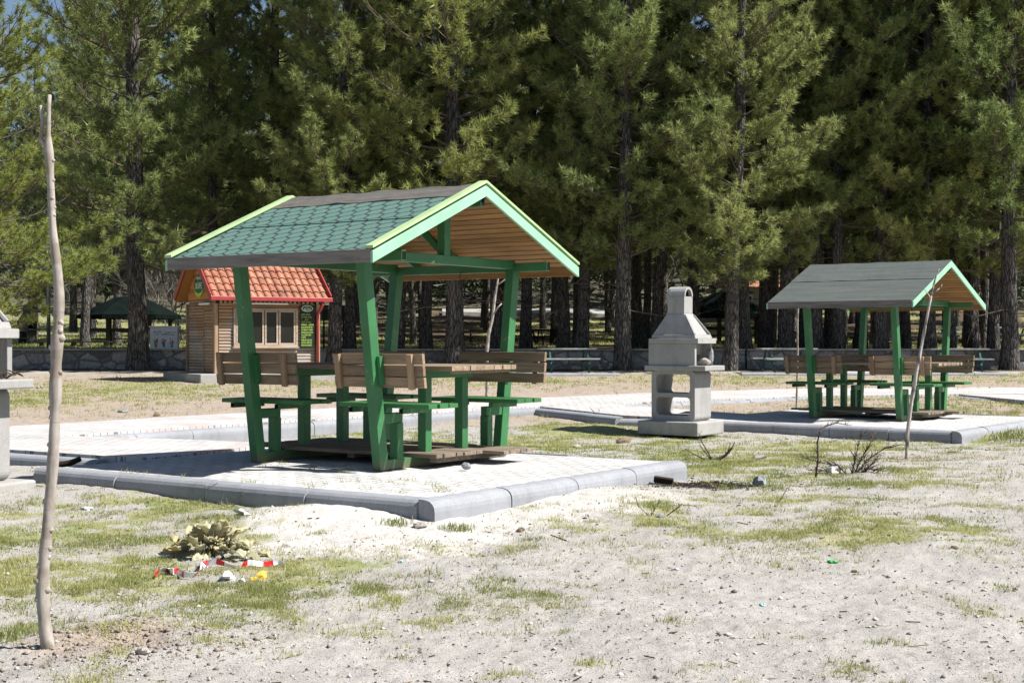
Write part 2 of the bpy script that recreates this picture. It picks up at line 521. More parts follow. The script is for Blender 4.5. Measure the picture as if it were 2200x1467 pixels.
def m_bark(name, lo, hi, sc=1.0):
    t = NT(name, .95, .12); o = t.obj()
    mp = t.mapping(o, (9 * sc, 9 * sc, 2.2 * sc))
    d = t.voro(mp, 1.0, 0, 'DISTANCE_TO_EDGE')
    n = t.noise(t.mapping(o, (14, 14, 3)), 1.0, 5, .65, .6)
    col = t.mix(t.ramp(n, [(.3, 0), (.72, 1)]), lo, hi)
    col = t.mix(t.ramp(d, [(.02, .85), (.14, 0)]), col, c3(lo, .4))
    t.set('Base Color', col)
    t.bump(t.math('ADD', t.ramp(d, [(0, 0), (.25, 1)]), n), .9, .03)
    return t.m
MAT['bark'] = m_bark('pine_bark', (.043, .038, .035), (.215, .20, .185), 1.7)
MAT['twig'] = m_plain('grey_twig', (.12, .098, .078), .9, .15, .3, 6)
MAT['brush'] = m_plain('bare_brush_twig', (.16, .145, .135), .9, .15, .3, 4)

def m_sapling():
    t = NT('pale_sapling_bark', .75, .25); o = t.obj()
    n = t.noise(t.mapping(o, (30, 30, 9)), 1.0, 5); n2 = t.noise(o, 7, 3); r = t.noise(t.mapping(o, (6, 6, 60)), 1.0, 2)
    col = t.mix(t.ramp(n, [(.3, 0), (.7, 1)]), (.22, .19, .16), (.42, .385, .345))
    col = t.mix(t.ramp(n2, [(.50, 0), (.60, .8)]), col, (.20, .165, .13))
    col = t.mix(t.ramp(r, [(.62, 0), (.70, .45)]), col, (.20, .165, .13))
    t.set('Base Color', col); t.bump(n, .4, .004)
    return t.m
MAT['sapling'] = m_sapling()

def m_needles(name, lo, hi, warm):
    t = NT(name, .5, .35)
    var = t.attr('var'); rnd = t.n('ShaderNodeObjectInfo', out=5)
    col = t.mix(var, lo, hi)
    col = t.mix(t.ramp(rnd, [(0, 0), (1, .55)]), col, warm)
    col = t.mix(1.0, col, t.ramp(t.math('FRACT', t.math('MULTIPLY', rnd, 7.31)), [(0, (.86, .90, .88)), (.5, (1, 1, 1)), (1, (1.18, 1.12, .95))]), 'MULTIPLY')
    t.set('Base Color', col)
    # thin leaves let some light through
    tr = t.n('ShaderNodeBsdfTranslucent', {'Color': col})
    mixs = t.t.nodes.new('ShaderNodeMixShader'); mixs.inputs[0].default_value = .38
    t.t.links.new(t.b.outputs[0], mixs.inputs[1]); t.t.links.new(tr, mixs.inputs[2])
    out = [n for n in t.t.nodes if n.type == 'OUTPUT_MATERIAL'][0]
    t.t.links.new(mixs.outputs[0], out.inputs[0])
    return t.m
MAT['needles'] = m_needles('pine_needles', (.105, .155, .044), (.385, .450, .155), (.36, .38, .155))
MAT['needles_bright'] = m_needles('pine_needles_young', (.11, .17, .034), (.34, .40, .10), (.34, .33, .09))
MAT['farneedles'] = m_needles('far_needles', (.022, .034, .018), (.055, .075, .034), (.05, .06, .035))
MAT['grass'] = m_needles('grass_blades', (.16, .205, .055), (.40, .405, .18), (.34, .34, .15))
MAT['weed'] = m_needles('weed_leaves', (.05, .11, .02), (.13, .21, .05), (.1, .16, .04))
MAT['mullein'] = m_needles('withered_leaf', (.30, .275, .14), (.70, .66, .47), (.56, .52, .34))

def m_ground():
    t = NT('ground_sand_grass', .97, .1); p = t.pos()
    A = {k: t.attr(k) for k in ('grass', 'dirt', 'cream', 'litter', 'soot', 'hill')}
    n1 = t.noise(p, 1.6, 6, .6); n2 = t.noise(p, 9, 5, .65); n3 = t.noise(p, 70, 3, .75); n4 = t.noise(p, 150, 3, .85)
    sand = t.mix(t.ramp(n1, [(.3, 0), (.7, 1)]), (.305, .288, .268), (.385, .368, .345))
    sand = t.mix(1.0, sand, t.ramp(n2, [(.3, .91), (.7, 1.08)]), 'MULTIPLY')
    sand = t.mix(1.0, sand, t.ramp(n4, [(.28, .50), (.72, 1.42)]), 'MULTIPLY')
    speck = t.ramp(n3, [(.33, 1), (.43, 0)])
    sand = t.mix(t.math('MULTIPLY', speck, .38), sand, (.15, .135, .12))
    cream = t.mix(t.ramp(n4, [(.3, 0), (.7, 1)]), (.42, .40, .375), (.54, .515, .485))
    cream = t.mix(1.0, cream, t.ramp(n2, [(.3, .88), (.7, 1.08)]), 'MULTIPLY')
    dirt = t.mix(t.ramp(n2, [(.3, 0), (.7, 1)]), (.25, .20, .158), (.385, .325, .275))
    dirt = t.mix(t.ramp(n3, [(.28, .8), (.38, 0)]), dirt, (.10, .07, .05))
    grs = t.mix(t.ramp(n2, [(.3, 0), (.7, 1)]), (.205, .205, .085), (.36, .325, .20))
    grs = t.mix(t.ramp(n1, [(.4, 0), (.62, .8)]), grs, (.185, .225, .075))
    grs = t.mix(t.ramp(n3, [(.3, .6), (.42, 0)]), grs, (.05, .045, .02))
    lit = t.mix(t.ramp(n2, [(.3, 0), (.7, 1)]), (.055, .040, .028), (.13, .095, .065))
    hill = t.mix(t.ramp(t.noise(p, .22, 5, .6), [(.35, 0), (.65, 1)]), (.075, .068, .055), (.13, .125, .075))
    hill = t.mix(1.0, hill, t.ramp(n2, [(.3, .6), (.7, 1.3)]), 'MULTIPLY')
    def br(a, lo=.36, hi=.64, amt=.55):
        # ragged edge: mask value plus noise, thresholded
        v = t.math('ADD', a, t.math('MULTIPLY', t.math('SUBTRACT', t.math('ADD', t.math('MULTIPLY', n2, .55), t.math('MULTIPLY', n3, .45)), .5), amt * 2))
        return t.ramp(v, [(lo, 0), (hi, 1)])
    col = t.mix(br(A['cream'], .3, .55), sand, cream)
    col = t.mix(br(A['dirt']), col, dirt)
    col = t.mix(br(A['litter']), col, lit)
    col = t.mix(t.math('MULTIPLY', br(A['grass'], .42, .70, 1.25), .92), col, grs)
    col = t.mix(A['hill'], col, hill)
    col = t.mix(br(A['soot'], .35, .6, .7), col, (.028, .026, .026))
    t.set('Base Color', col)
    t.bump(t.math('ADD', t.math('MULTIPLY', n3, .6), t.math('ADD', t.math('MULTIPLY', n4, .3), n2)), .6, .022)
    return t.m
MAT['ground'] = m_ground()

# ------------------------------------------------------------------ ground zones (world-space ellipses taken from the photo)
def zone(px, py, rx, ry, w=1.0):
    """an ellipse on the ground round the photo point (px,py)"""
    c = at_g(px, py)
    D = c.y
    e = max(HC - c.z, .25)
    return (c.x, c.y, max(rx * D / FPX, .05), max(ry * D * D / (FPX * e), .08), w)

GRASS = [zone(*a) for a in (
    (150, 1130, 330, 45, .75), (330, 1090, 260, 22, .8), (90, 1220, 260, 60, .62), (330, 1200, 260, 60, .7),
    (620, 1235, 300, 45, .72), (760, 1215, 180, 18, .85), (900, 1290, 240, 35, .45), (560, 1290, 200, 40, .5), (250, 1260, 160, 30, .6),
    (1000, 1180, 240, 14, .65), (1330, 1095, 170, 14, .8), (1400, 1110, 220, 16, .75), (1640, 1110, 430, 32, .72), (1850, 1125, 260, 34, .7),
    (1760, 1090, 380, 20, .6), (1850, 1150, 150, 10, .9), (1560, 990, 300, 34, .78), (1750, 960, 300, 22, .75), (1640, 1030, 140, 9, .7),
    (1300, 945, 240, 24, .8), (1240, 915, 130, 12, .95), (1150, 960, 150, 22, .6), (1900, 1040, 120, 10, .5),
    (2160, 935, 70, 16, 1.0), (2050, 950, 80, 8, .7), (2000, 880, 260, 10, .5), (2150, 868, 150, 8, .6),
    (250, 838, 330, 16, .7), (120, 850, 140, 18, .8), (700, 820, 400, 8, .55), (1060, 820, 300, 7, .6), (1560, 813, 420, 7, .6), (2050, 813, 300, 7, .55),
    (800, 935, 200, 8, .5), (480, 937, 120, 5, .45), (900, 950, 200, 10, .5), (40, 1365, 60, 22, .6), (200, 1000, 60, 5, .8), (1860, 855, 240, 8, .4))]
CREAM = [zone(*a) for a in (
    (700, 1110, 170, 46, 1.0), (860, 1150, 190, 38, .9), (1080, 1105, 190, 30, .9), (1290, 1065, 180, 22, .9), (620, 1085, 100, 25, .8),
    (300, 1040, 120, 16, .7), (1000, 1150, 120, 20, .7))]
DIRT = [zone(*a) for a in (
    (220, 1380, 170, 42, .9), (300, 1345, 120, 30, .7), (250, 875, 320, 22, .9), (620, 855, 330, 18, .9), (950, 838, 300, 12, .85), (1300, 830, 350, 9, .7),
    (1750, 828, 420, 8, .7), (2080, 836, 260, 10, .75), (1290, 893, 110, 14, .8), (1950, 985, 110, 14, .6), (2080, 975, 160, 14, .5), (1470, 925, 120, 8, .5))]
SOOT = [zone(*a) for a in ((1500, 1044, 110, 8, 1.0), (1420, 1038, 45, 5, .9), (1600, 1046, 50, 6, .7))]

def zval(Z, x, y):
    v = np.zeros_like(x)
    for cx, cy, rx, ry, w in Z:
        d = ((x - cx) / rx) ** 2 + ((y - cy) / ry) ** 2
        v = np.maximum(v, w * np.exp(-d * .75))
    return v

def grass_mask(x, y):
    g = zval(GRASS, x, y)
    br = fbm(x * 1.7, y * 1.7, 31, 4)
    g = g * (.40 + 1.1 * smooth(.34, .62, br)) * (.55 + .75 * smooth(.36, .60, fbm(x * 5.2, y * 5.2, 37, 3)))
    # turf among the pines in the sunny clearings
    f = smooth(47, 50, y) * smooth(.40, .54, fbm(x * .16, y * .12, 77, 3)) * .95
    f = np.maximum(f, smooth(50, 56, y) * smooth(-9, -13, x) * .8)
    return np.maximum(g, f)

def ground_masks(x, y):
    g = grass_mask(x, y)
    d = zval(DIRT, x, y)
    lit = smooth(43.0, 45.2, y) * (1 - smooth(108, 118, y)) * (.95 - .5 * smooth(-10, -14, x) * smooth(49, 52, y))
    d = np.maximum(d, .72 * smooth(20, 24, y) * (1 - smooth(42, 44, y)))
    return dict(grass=g, dirt=d, cream=zval(CREAM, x, y), litter=lit, soot=zval(SOOT, x, y), hill=smooth(98, 112, y))

def build_ground():
    ys = [-45, -30, -18, -9, -4, -1, 1.5, 3.2, 4.2]
    y = 4.6
    while y < 330:
        ys.append(y)
        st = max(.016, y * y * .00036)
        if y > 60: st = min(st, 3.5)
        y += st
    ys = sorted(ys + [45.76, 45.9, 46.1, 46.24])
    ys = np.array(ys)
    core = np.linspace(-.46, .46, 460)
    side = np.array([.5, .56, .64, .75, .9, 1.15, 1.5, 2.1, 3.2, 5.5, 10.0])
    cols = np.concatenate([-side[::-1], core, side])
    w = np.where(ys > 0, np.sqrt(ys ** 2 + 9), 3.0)
    X = cols[None, :] * w[:, None]
    Y = np.repeat(ys[:, None], len(cols), 1)
    x = X.ravel(); yy = Y.ravel()
    z = ground_full(x, yy)
    nr, nc = X.shape
    idx = np.arange(nr * nc).reshape(nr, nc)
    F = np.stack([idx[:-1, :-1], idx[:-1, 1:], idx[1:, 1:], idx[1:, :-1]], -1).reshape(-1, 4)
    me = np_mesh('ground', np.stack([x, yy, z], 1), F, ground_masks(x, yy), True)
    o = mesh_obj('ground', me, MAT['ground'])
    tag(o, 'pale sandy ground with patchy grass rising to a wooded hill', 'ground', kind='structure')
build_ground()

# ------------------------------------------------------------------ paved pads and the path
KPROF = [(0, -.30), (.145, -.30), (.145, -.085), (.140, -.055), (.125, -.03), (.10, -.012), (.065, -.003), (.03, 0.0), (0, 0)]

def kerb_run(parent, p0, p1, out, ztop, n=None, gap=.012, shift=0.0):
    """kerb stones from p0 to p1 (local xy), rounded towards `out`"""
    p0 = Vector((p0[0], p0[1], 0)); p1 = Vector((p1[0], p1[1], 0)); out = Vector((out[0], out[1], 0)).normalized()
    L = (p1 - p0).length; d = (p1 - p0) / L
    n = n or max(1, round(L / 1.0))
    for i in range(n):
        a = p0 + d * (L * i / n + (gap / 2)); e = d * (L / n - gap)
        jz = random.uniform(-.006, .006); jo = random.uniform(-.006, .006)
        mb = MB()
        mb.prism(KPROF, a + Vector((0, 0, ztop + jz)) + out * jo, out, Vector((0, 0, 1)), e)
        k = mb.build('kerb_stone', MAT['kerb'], parent)

def pad(name, origin, rz, u0, u1, v0, v1, label, sides='abcd', mat='paver', kw=.14):
    r = empty(name, origin, rz)
    tag(r, label, 'paved pad', kind='structure')
    mb = MB()
    # slightly uneven paving sheet
    nu, nv = 24, 22
    a0, a1, b0, b1 = u0 + kw, u1 - kw, v0 + kw, v1 - kw
    vs = []; fs = []
    for j in range(nv + 1):
        for i in range(nu + 1):
            x = a0 + (a1 - a0) * i / nu; y = b0 + (b1 - b0) * j / nv
            vs.append((x, y, -.004 + .010 * (random.random() - .5) * (0 < i < nu) * (0 < j < nv)))
    for j in range(nv):
        for i in range(nu):
            q = j * (nu + 1) + i
            fs.append((q, q + 1, q + nu + 2, q + nu + 1))
    mb._add(vs, fs)
    mb.build('paving', MAT[mat], r, smooth_shade=True)
    base = MB(); base.span((a0, b0, -.35), (a1, b1, -.03)); base.build('bedding', MAT['slabcon'], r)
    if 'a' in sides: kerb_run(r, (u0 + .0, v0 + kw), (u1 - kw, v0 + kw), (0, -1), 0.0)       # near long side
    if 'b' in sides: kerb_run(r, (u1 - kw, v0 + .01), (u1 - kw, v1), (1, 0), 0.0)            # near right side
    if 'c' in sides: kerb_run(r, (u0, v1 - kw), (u1 - kw, v1 - kw), (0, 1), 0.0)
    if 'd' in sides: kerb_run(r, (u0 + kw, v0 + kw), (u0 + kw, v1 - kw), (-1, 0), 0.0)
    return r

S1 = Vector((-1.2217, 13.2215, .27)); T1 = -.5998
S2 = Vector((5.94, 22.85, .13)); T2 = -.655
pad('paved_pad', S1, T1, -1.95, 2.45, -2.40, 1.45, 'grey paved pad with rounded kerb under the nearer shelter', 'abc')
pad('paved_pad', S2, T2, -2.35, 2.30, -2.62, 1.75, 'grey paved pad with rounded kerb under the farther shelter', 'abc')

def strip(name, pts, zt, th=.22, mat='pathpaver', label='', kerbs=()):
    """flat paved polygon (world xy) with kerb runs [(i0,i1,out)]"""
    r = empty(name, (0, 0, 0)); tag(r, label, 'path', kind='structure')
    mb = MB(); n = len(pts)
    vs = [(p[0], p[1], zt[i] if isinstance(zt, (list, tuple)) else zt) for i, p in enumerate(pts)]
    vb = [(v[0], v[1], v[2] - th) for v in vs]
    fs = [tuple(range(n))] + [(i, n + i, n + (i + 1) % n, (i + 1) % n) for i in range(n)]
    mb._add(vs + vb, fs)
    mb.build('paving', MAT[mat], r)
    for (a, b, out, zz) in kerbs:
        kerb_run(r, a, b, out, zz, gap=.01)
    return r

def P2(px, py, z=.2):
    v = at_z(px, py, z); return (v.x, v.y)

def outside(a, b, towards):
    """unit normal of a-b that points towards the point"""
    d = Vector((b[0] - a[0], b[1] - a[1])); nrm = Vector((-d.y, d.x)).normalized()
    m = Vector(((a[0] + b[0]) / 2, (a[1] + b[1]) / 2))
    if (Vector(towards[:2]) - m).dot(nrm) < 0: nrm = -nrm
    return (nrm.x, nrm.y)

far_edge = [P2(-260, 940), P2(30, 915), P2(400, 893), P2(640, 880), P2(960, 862), P2(1140, 855), P2(1400, 843), P2(1700, 835), P2(2230, 829)]
near_edge = [P2(2230, 846), P2(2060, 846), P2(1760, 850), P2(1520, 858), P2(1313, 867), P2(1160, 872), P2(973, 881), P2(776, 894), P2(400, 917), P2(145, 935), P2(-260, 958)]
cam0 = (0, 0)
kr = []
for a, b in zip(near_edge[2:], near_edge[3:]):
    if a in (near_edge[4],): continue
    if b == near_edge[10]: continue
    o = outside(a, b, cam0)
    kr.append((a, b, o, .17))
strip('path', far_edge + near_edge, .2, label='pale paved path with scattered red pavers crossing behind both shelters', kerbs=kr)
# branch to the near pad
b1 = [P2(145, 935.5), P2(440, 944), P2(600, 951), P2(330, 982), P2(228, 978), P2(30, 965), P2(-260, 945)]
strip('path', b1, [.196] * 7, label='paved path branch leading to the near pad', kerbs=[(P2(228, 979), P2(30, 966), outside(P2(228, 979), P2(30, 966), cam0), .165), (P2(30, 966), P2(-170, 955), outside(P2(30, 966), P2(-170, 955), cam0), .165)])
b2 = [P2(1160, 872.3), P2(1313, 867.3), P2(1500, 881, .17), P2(1700, 893, .14), P2(1600, 905, .14), P2(1530, 900, .15), P2(1340, 892, .18)]
strip('path', b2, [.197, .197, .165, .125, .125, .14, .18], label='paved path branch leading to the farther pad', kerbs=[(P2(1160, 873), P2(1340, 893, .18), outside(P2(1160, 873), P2(1340, 893), cam0), .165), (P2(1340, 893, .18), P2(1540, 902, .15), outside(P2(1340, 893), P2(1540, 902), cam0), .14)])
b3 = [P2(2060, 846.3), P2(2230, 846.3), P2(2300, 862), P2(2210, 860)]
strip('path', b3, .196, label='paved path branch running out of the right edge', kerbs=[(P2(2060, 847), P2(2260, 862), outside(P2(2060, 847), P2(2260, 862), cam0), .16)])

# ------------------------------------------------------------------ the picnic shelters
A_, B_, ZE, ZR = 1.2, 1.54, 1.745, 2.50

def shelter(name, loc, rz, label, shingled):
    r = empty(name, loc, rz); tag(r, label, 'picnic shelter', 'open gabled picnic shelters')
    zt = ZE + .105
    slope = (ZR - zt) / B_
    th = math.atan(slope)
    def zs(v): return ZR - abs(v) * slope
    # boards under the roof, tongue and groove along the ridge direction
    for sgn in (-1, 1):
        mb = MB(); nb = 17
        for i in range(nb):
            v0 = (B_ - .03) * i / nb; v1 = (B_ - .03) * (i + 1) / nb - .019
            e = 1.17
            pts = [(-e, sgn * v0, zs(v0) - .036), (e, sgn * v0, zs(v0) - .036), (e, sgn * v1, zs(v1) - .036), (-e, sgn * v1, zs(v1) - .036)]
            top = [(p[0], p[1], p[2] + .020) for p in pts]
            mb.hexa(pts + top)
        mb.build('ceiling_boards', MAT['ceil'], r)
    # covering
    for sgn in (-1, 1):
        def sheet(v0, v1, lift, mat, nm, e=1.185, wav=0.0, par=None):
            mb = MB(); nu = 16; nv = 4
            vs = []; fs = []
            for k, dz in ((0, 0.0), (1, .007)):
                for j in range(nv + 1):
                    for i in range(nu + 1):
                        v = v0 + (v1 - v0) * j / nv
                        w = wav * math.sin(i * 1.7 + j) * (random.random()) if k else 0
                        vs.append((-e + 2 * e * i / nu, sgn * v, zs(v) - .015 + lift + dz + w))
            m = (nu + 1) * (nv + 1)
            for k in (0, 1):
                for j in range(nv):
                    for i in range(nu):
                        q = k * m + j * (nu + 1) + i
                        fs.append((q, q + 1, q + nu + 2, q + nu + 1))
            for i in range(nu):
                for j in (0, nv):
                    q = j * (nu + 1) + i
                    fs.append((q, q + 1, q + 1 + m, q + m))
            for j in range(nv):
                for i in (0, nu):
                    q = j * (nu + 1) + i
                    fs.append((q, q + nu + 1, q + nu + 1 + m, q + m))
            mb._add(vs, fs)
            return mb.build(nm, MAT[mat], r)
        if shingled:
            sheet(.80, B_ + .006, .000, 'shingle', 'shingles')
            sheet(.16, .812, .009, 'shingle', 'shingles')
            sheet(.0, .30 if sgn < 0 else .25, .018, 'felt', 'ridge_felt', 1.17, .012)
        else:
            sheet(.72, B_ + .01, .000, 'greyroof', 'roofing_felt', 1.2)
            sheet(.0, .735, .009, 'greyroof', 'roofing_felt', 1.2, .006)
    # eave fascia boards
    for sgn in (-1, 1):
        mb = MB(); mb.span((-1.2, sgn * B_, ZE - .005), (1.178, sgn * (B_ + .024), zt - .004))
        mb.build('fascia_board', MAT['fascia'] if sgn < 0 else MAT['ceil'], r, bevel=.003)
    # barge boards on both gables and the thin verge strip above them
    for e in (-1, 1):
        for sgn in (-1, 1):
            mb = MB()
            x0, x1 = e * 1.18, e * 1.206
            def q(v, dz): return (sgn * v, zs(v) + dz)
            pr = [q(0, -.107), q(B_ + .026, -.107), q(B_ + .026, -.012), q(0, -.012)]
            pr = [(x0, a, b) for a, b in pr], [(x1, a, b) for a, b in pr]
            mb.hexa(pr[0] + pr[1])
            mb.build('barge_board', MAT['mint'], r, bevel=.003)
            if shingled:
                mb = MB()
                vv = B_ + .03
                s0, s1 = e * 1.125, e * 1.212
                pr = [(sgn * .0, zs(0) + .012), (sgn * vv, zs(vv) + .012), (sgn * vv, zs(vv) + .036), (0, zs(0) + .036)]
                mb.hexa([(s0, a, b) for a, b in pr] + [(s1, a, b) for a, b in pr])
                mb.build('verge_strip', MAT['lime'], r, bevel=.002)
    # steel frame
    for sgn in (-1, 1):
        mb = MB(); mb.span((-1.15, sgn * 1.07, 1.775), (1.15, sgn * 1.13, 1.86), var=.5)
        o = mb.build('eave_beam', MAT['green'], r, bevel=.004)
        for e in (-1, 1):
            cap = MB(); cap.span((e * 1.1503, sgn * 1.075, 1.781), (e * 1.1515, sgn * 1.125, 1.854))
            cap.build('hollow_shade_plate', MAT['black'], o)  # black plate on a solid beam, painting the shade inside a hollow end
    mb = MB(); mb.span((-1.165, -.03, 2.305), (1.165, .03, 2.392)); o = mb.build('ridge_beam', MAT['green'], r, bevel=.004)
    for e in (-1, 1):
        cap = MB(); cap.span((e * 1.1653, -.025, 2.311), (e * 1.1665, .025, 2.386))
        cap.build('hollow_shade_plate', MAT['black'], o)  # painted shade of the hollow ridge tube, a flat black plate
    for e in (-1, 1):
        mb = MB(); mb.span((e * .69, -1.10, 1.80), (e * .77, 1.10, 1.884))
        mb.build('tie_beam', MAT['green'], r, bevel=.006)
        mb = MB(); mb.span((e * .688, -.045, 1.882), (e * .772, .045, 2.307))
        mb.build('king_post', MAT['green'], r, bevel=.004)
        mb = MB(); mb.bar((e * .69, 0, 1.93), (e * .27, 0, 2.32), .04, .06)
        mb.build('ridge_brace', MAT['green'], r, bevel=.003)
    for u in (-.62, -.02):
        for sgn in (-1, 1):
            mb = MB()
            mb.bar((u, sgn * .03, zs(.03) - .075), (u, sgn * 1.44, zs(1.44) - .075), .05, .06)
            mb.build('rafter', MAT['green'], r, bevel=.003)
    # four leaning posts, each carrying a bench with a back rest
    qt, qb = 1.115, .885
    def vpost(z): return qb + (qt - qb) * z / 1.78
    for su in (-1, 1):
        mb = MB(); mb.span((su * .69, -.93, .002), (su * .76, .93, .088))
        mb.build('bottom_rail', MAT['green'], r, bevel=.004)
        for sv in (-1, 1):
            uc = su * .725
            mb = MB()
            w = .046; wv = .056
            z0, z1 = .0, 1.85 if sv > 0 else 1.79
            pts = []
            for z in (z0, z1):
                vc = vpost(z)
                pts += [(uc - w, sv * (vc - wv), z), (uc + w, sv * (vc - wv), z), (uc + w, sv * (vc + wv), z), (uc - w, sv * (vc + wv), z)]
            mb.hexa(pts)
            post = mb.build('post', MAT['green'], r, bevel=.006)
            # bench
            cu = uc + (.0 if su > 0 else 0.0)
            mb = MB()
            for k in range(3):
                va = .855 - k * .137
                mb.span((cu - .50 + random.uniform(-.015, .01), sv * va, .535), (cu + .50 + random.uniform(-.01, .02), sv * (va - .122), .573))
            mb.build('bench_seat', MAT['green_dusty'], r, bevel=.004)
            mb = MB()
            for d in (-.36, .20):
                mb.span((cu + d - .025, sv * .86, .488), (cu + d + .025, sv * .46, .5335))
            mb.span((cu - .035, sv * (vpost(.45) - .05), .40), (cu + .035, sv * .63, .4865))
            mb.span((cu - .044, sv * .715, .0885), (cu + .044, sv * .632, .399))
            bf = mb.build('bench_frame', MAT['green'], r, bevel=.004)
            for d in (-.36, .20):
                cap = MB(); cap.span((cu + d - .021, sv * .8603, .492), (cu + d + .021, sv * .8615, .530))
                cap.build('hollow_shade_plate', MAT['black'], bf)  # seat tube is solid, its shaded hollow is a black plate
            mb = MB()
            for k in range(3):
                zb = .712 + k * .100
                off = vpost(zb) - .056 - .004
                top = vpost(zb + .094) - .060
                a, b = cu - .49 + random.uniform(-.012, .012), cu + .50 + random.uniform(-.012, .012)
                pts = [(a, sv * off, zb), (b, sv * off, zb), (b, sv * (off - .036), zb), (a, sv * (off - .036), zb),
                       (a, sv * top, zb + .089), (b, sv * top, zb + .089), (b, sv * (top - .036), zb + .089), (a, sv * (top - .036), zb + .089)]
                mb.hexa(pts)
            br = mb.build('backrest', MAT['bench'], r, bevel=.004)
            for d in (-.42, .38):
                mb = MB()
                z0, z1 = .70, .995
                mb.bar((cu + d, sv * (vpost(z0) - .040), z0), (cu + d, sv * (vpost(z1) - .040), z1), .055, .034, up=(0, 1, 0))
                mb.build('batten', MAT['batten'], br, bevel=.003)
            mb = MB()
            mb.bar((cu + .065, sv * (vpost(.74) - .03), .735), (cu + .065, sv * (vpost(.98) - .03), .98), .035, .05, up=(0, 1, 0))
            mb.build('bracket', MAT['green'], br)
    # a bent wire hanging from the far eave beam
    mb = MB()
    mb.tube([(.15, 1.06, 1.80), (.13, 1.05, 1.74), (.16, 1.055, 1.69), (.145, 1.05, 1.655), (.175, 1.05, 1.635)], .005, 5)
    mb.build('hanging_wire', MAT['wire'], r)
    return r

def picnic_table(loc, rz, label):
    r = empty('picnic_table', loc, rz); tag(r, label, 'picnic table', 'plank tables under the shelters')
    mb = MB(); v = -.485
    ws = [.155, .10, .085, .135, .14, .12, .12, .08]
    k = .97 / sum(ws)
    for w in ws:
        w *= k
        mb.span((-1.19 + random.uniform(-.01, .02), v + .002, .848), (1.19 + random.uniform(-.012, .016), v + w - .003, .890 + random.uniform(-.002, .002)))
        v += w
    mb.build('table_top', MAT['tabletop'], r, bevel=.003)
    for e in (-1, 1):
        mb = MB(); mb.span((e * 1.10, -.46, .822), (e * 1.15, .45, .8475)); mb.build('top_batten', MAT['tabletop'], r, bevel=.003)
        mb = MB(); mb.span((e * .68, -.52, .775), (e * .77, .40, .8475)); mb.build('cross_beam', MAT['green'], r, bevel=.004)
        for s in (-1, 1):
            mb = MB(); mb.span((e * .725 - .045, s * .275 - .045, .122), (e * .725 + .045, s * .275 + .045, .775))
            mb.build('leg', MAT['green'], r, bevel=.004)
    return r

def deck(loc, rz, label):
    r = empty('wooden_deck', loc, rz); tag(r, label, 'deck', 'plank decks under the tables')
    mb = MB(); v = -.50
    i = 0
    while v < .60:
        w = .095
        a = -1.20 + (.42 if i == 0 else random.uniform(-.05, .03)); b = (1.04 if v < .1 else 1.27) + random.uniform(-.012, .02)
        if i == 2: a = -1.40
        mb.span((a, v, .0895 + random.uniform(-.001, .001)), (b, v + w - .007, .121 + random.uniform(-.002, .003)))
        v += w; i += 1
    mb.span((-1.1, .62, .0895), (.60, .70, .121))
    mb.build('deck_planks', MAT['deck'], r, bevel=.003)
    mb = MB()
    for x in (-.95, .0, .95): mb.span((x - .04, -.44, .045), (x + .04, .62, .089))
    mb.build('bearer', MAT['deck'], r)
    return r

shelter('picnic_shelter', S1, T1, 'nearer picnic shelter with teal hexagon shingles and green steel posts', True)
picnic_table(S1, T1, 'plank picnic table with green legs under the teal shingled roof')
deck(S1, T1, 'weathered plank deck under the table of the teal shingled shelter')
shelter('picnic_shelter', S2, T2, 'farther picnic shelter with plain grey felt roof and green posts', False)
picnic_table(S2, T2, 'plank picnic table with green legs under the grey felt roof')
deck(S2, T2, 'weathered plank deck under the table of the grey roofed shelter')

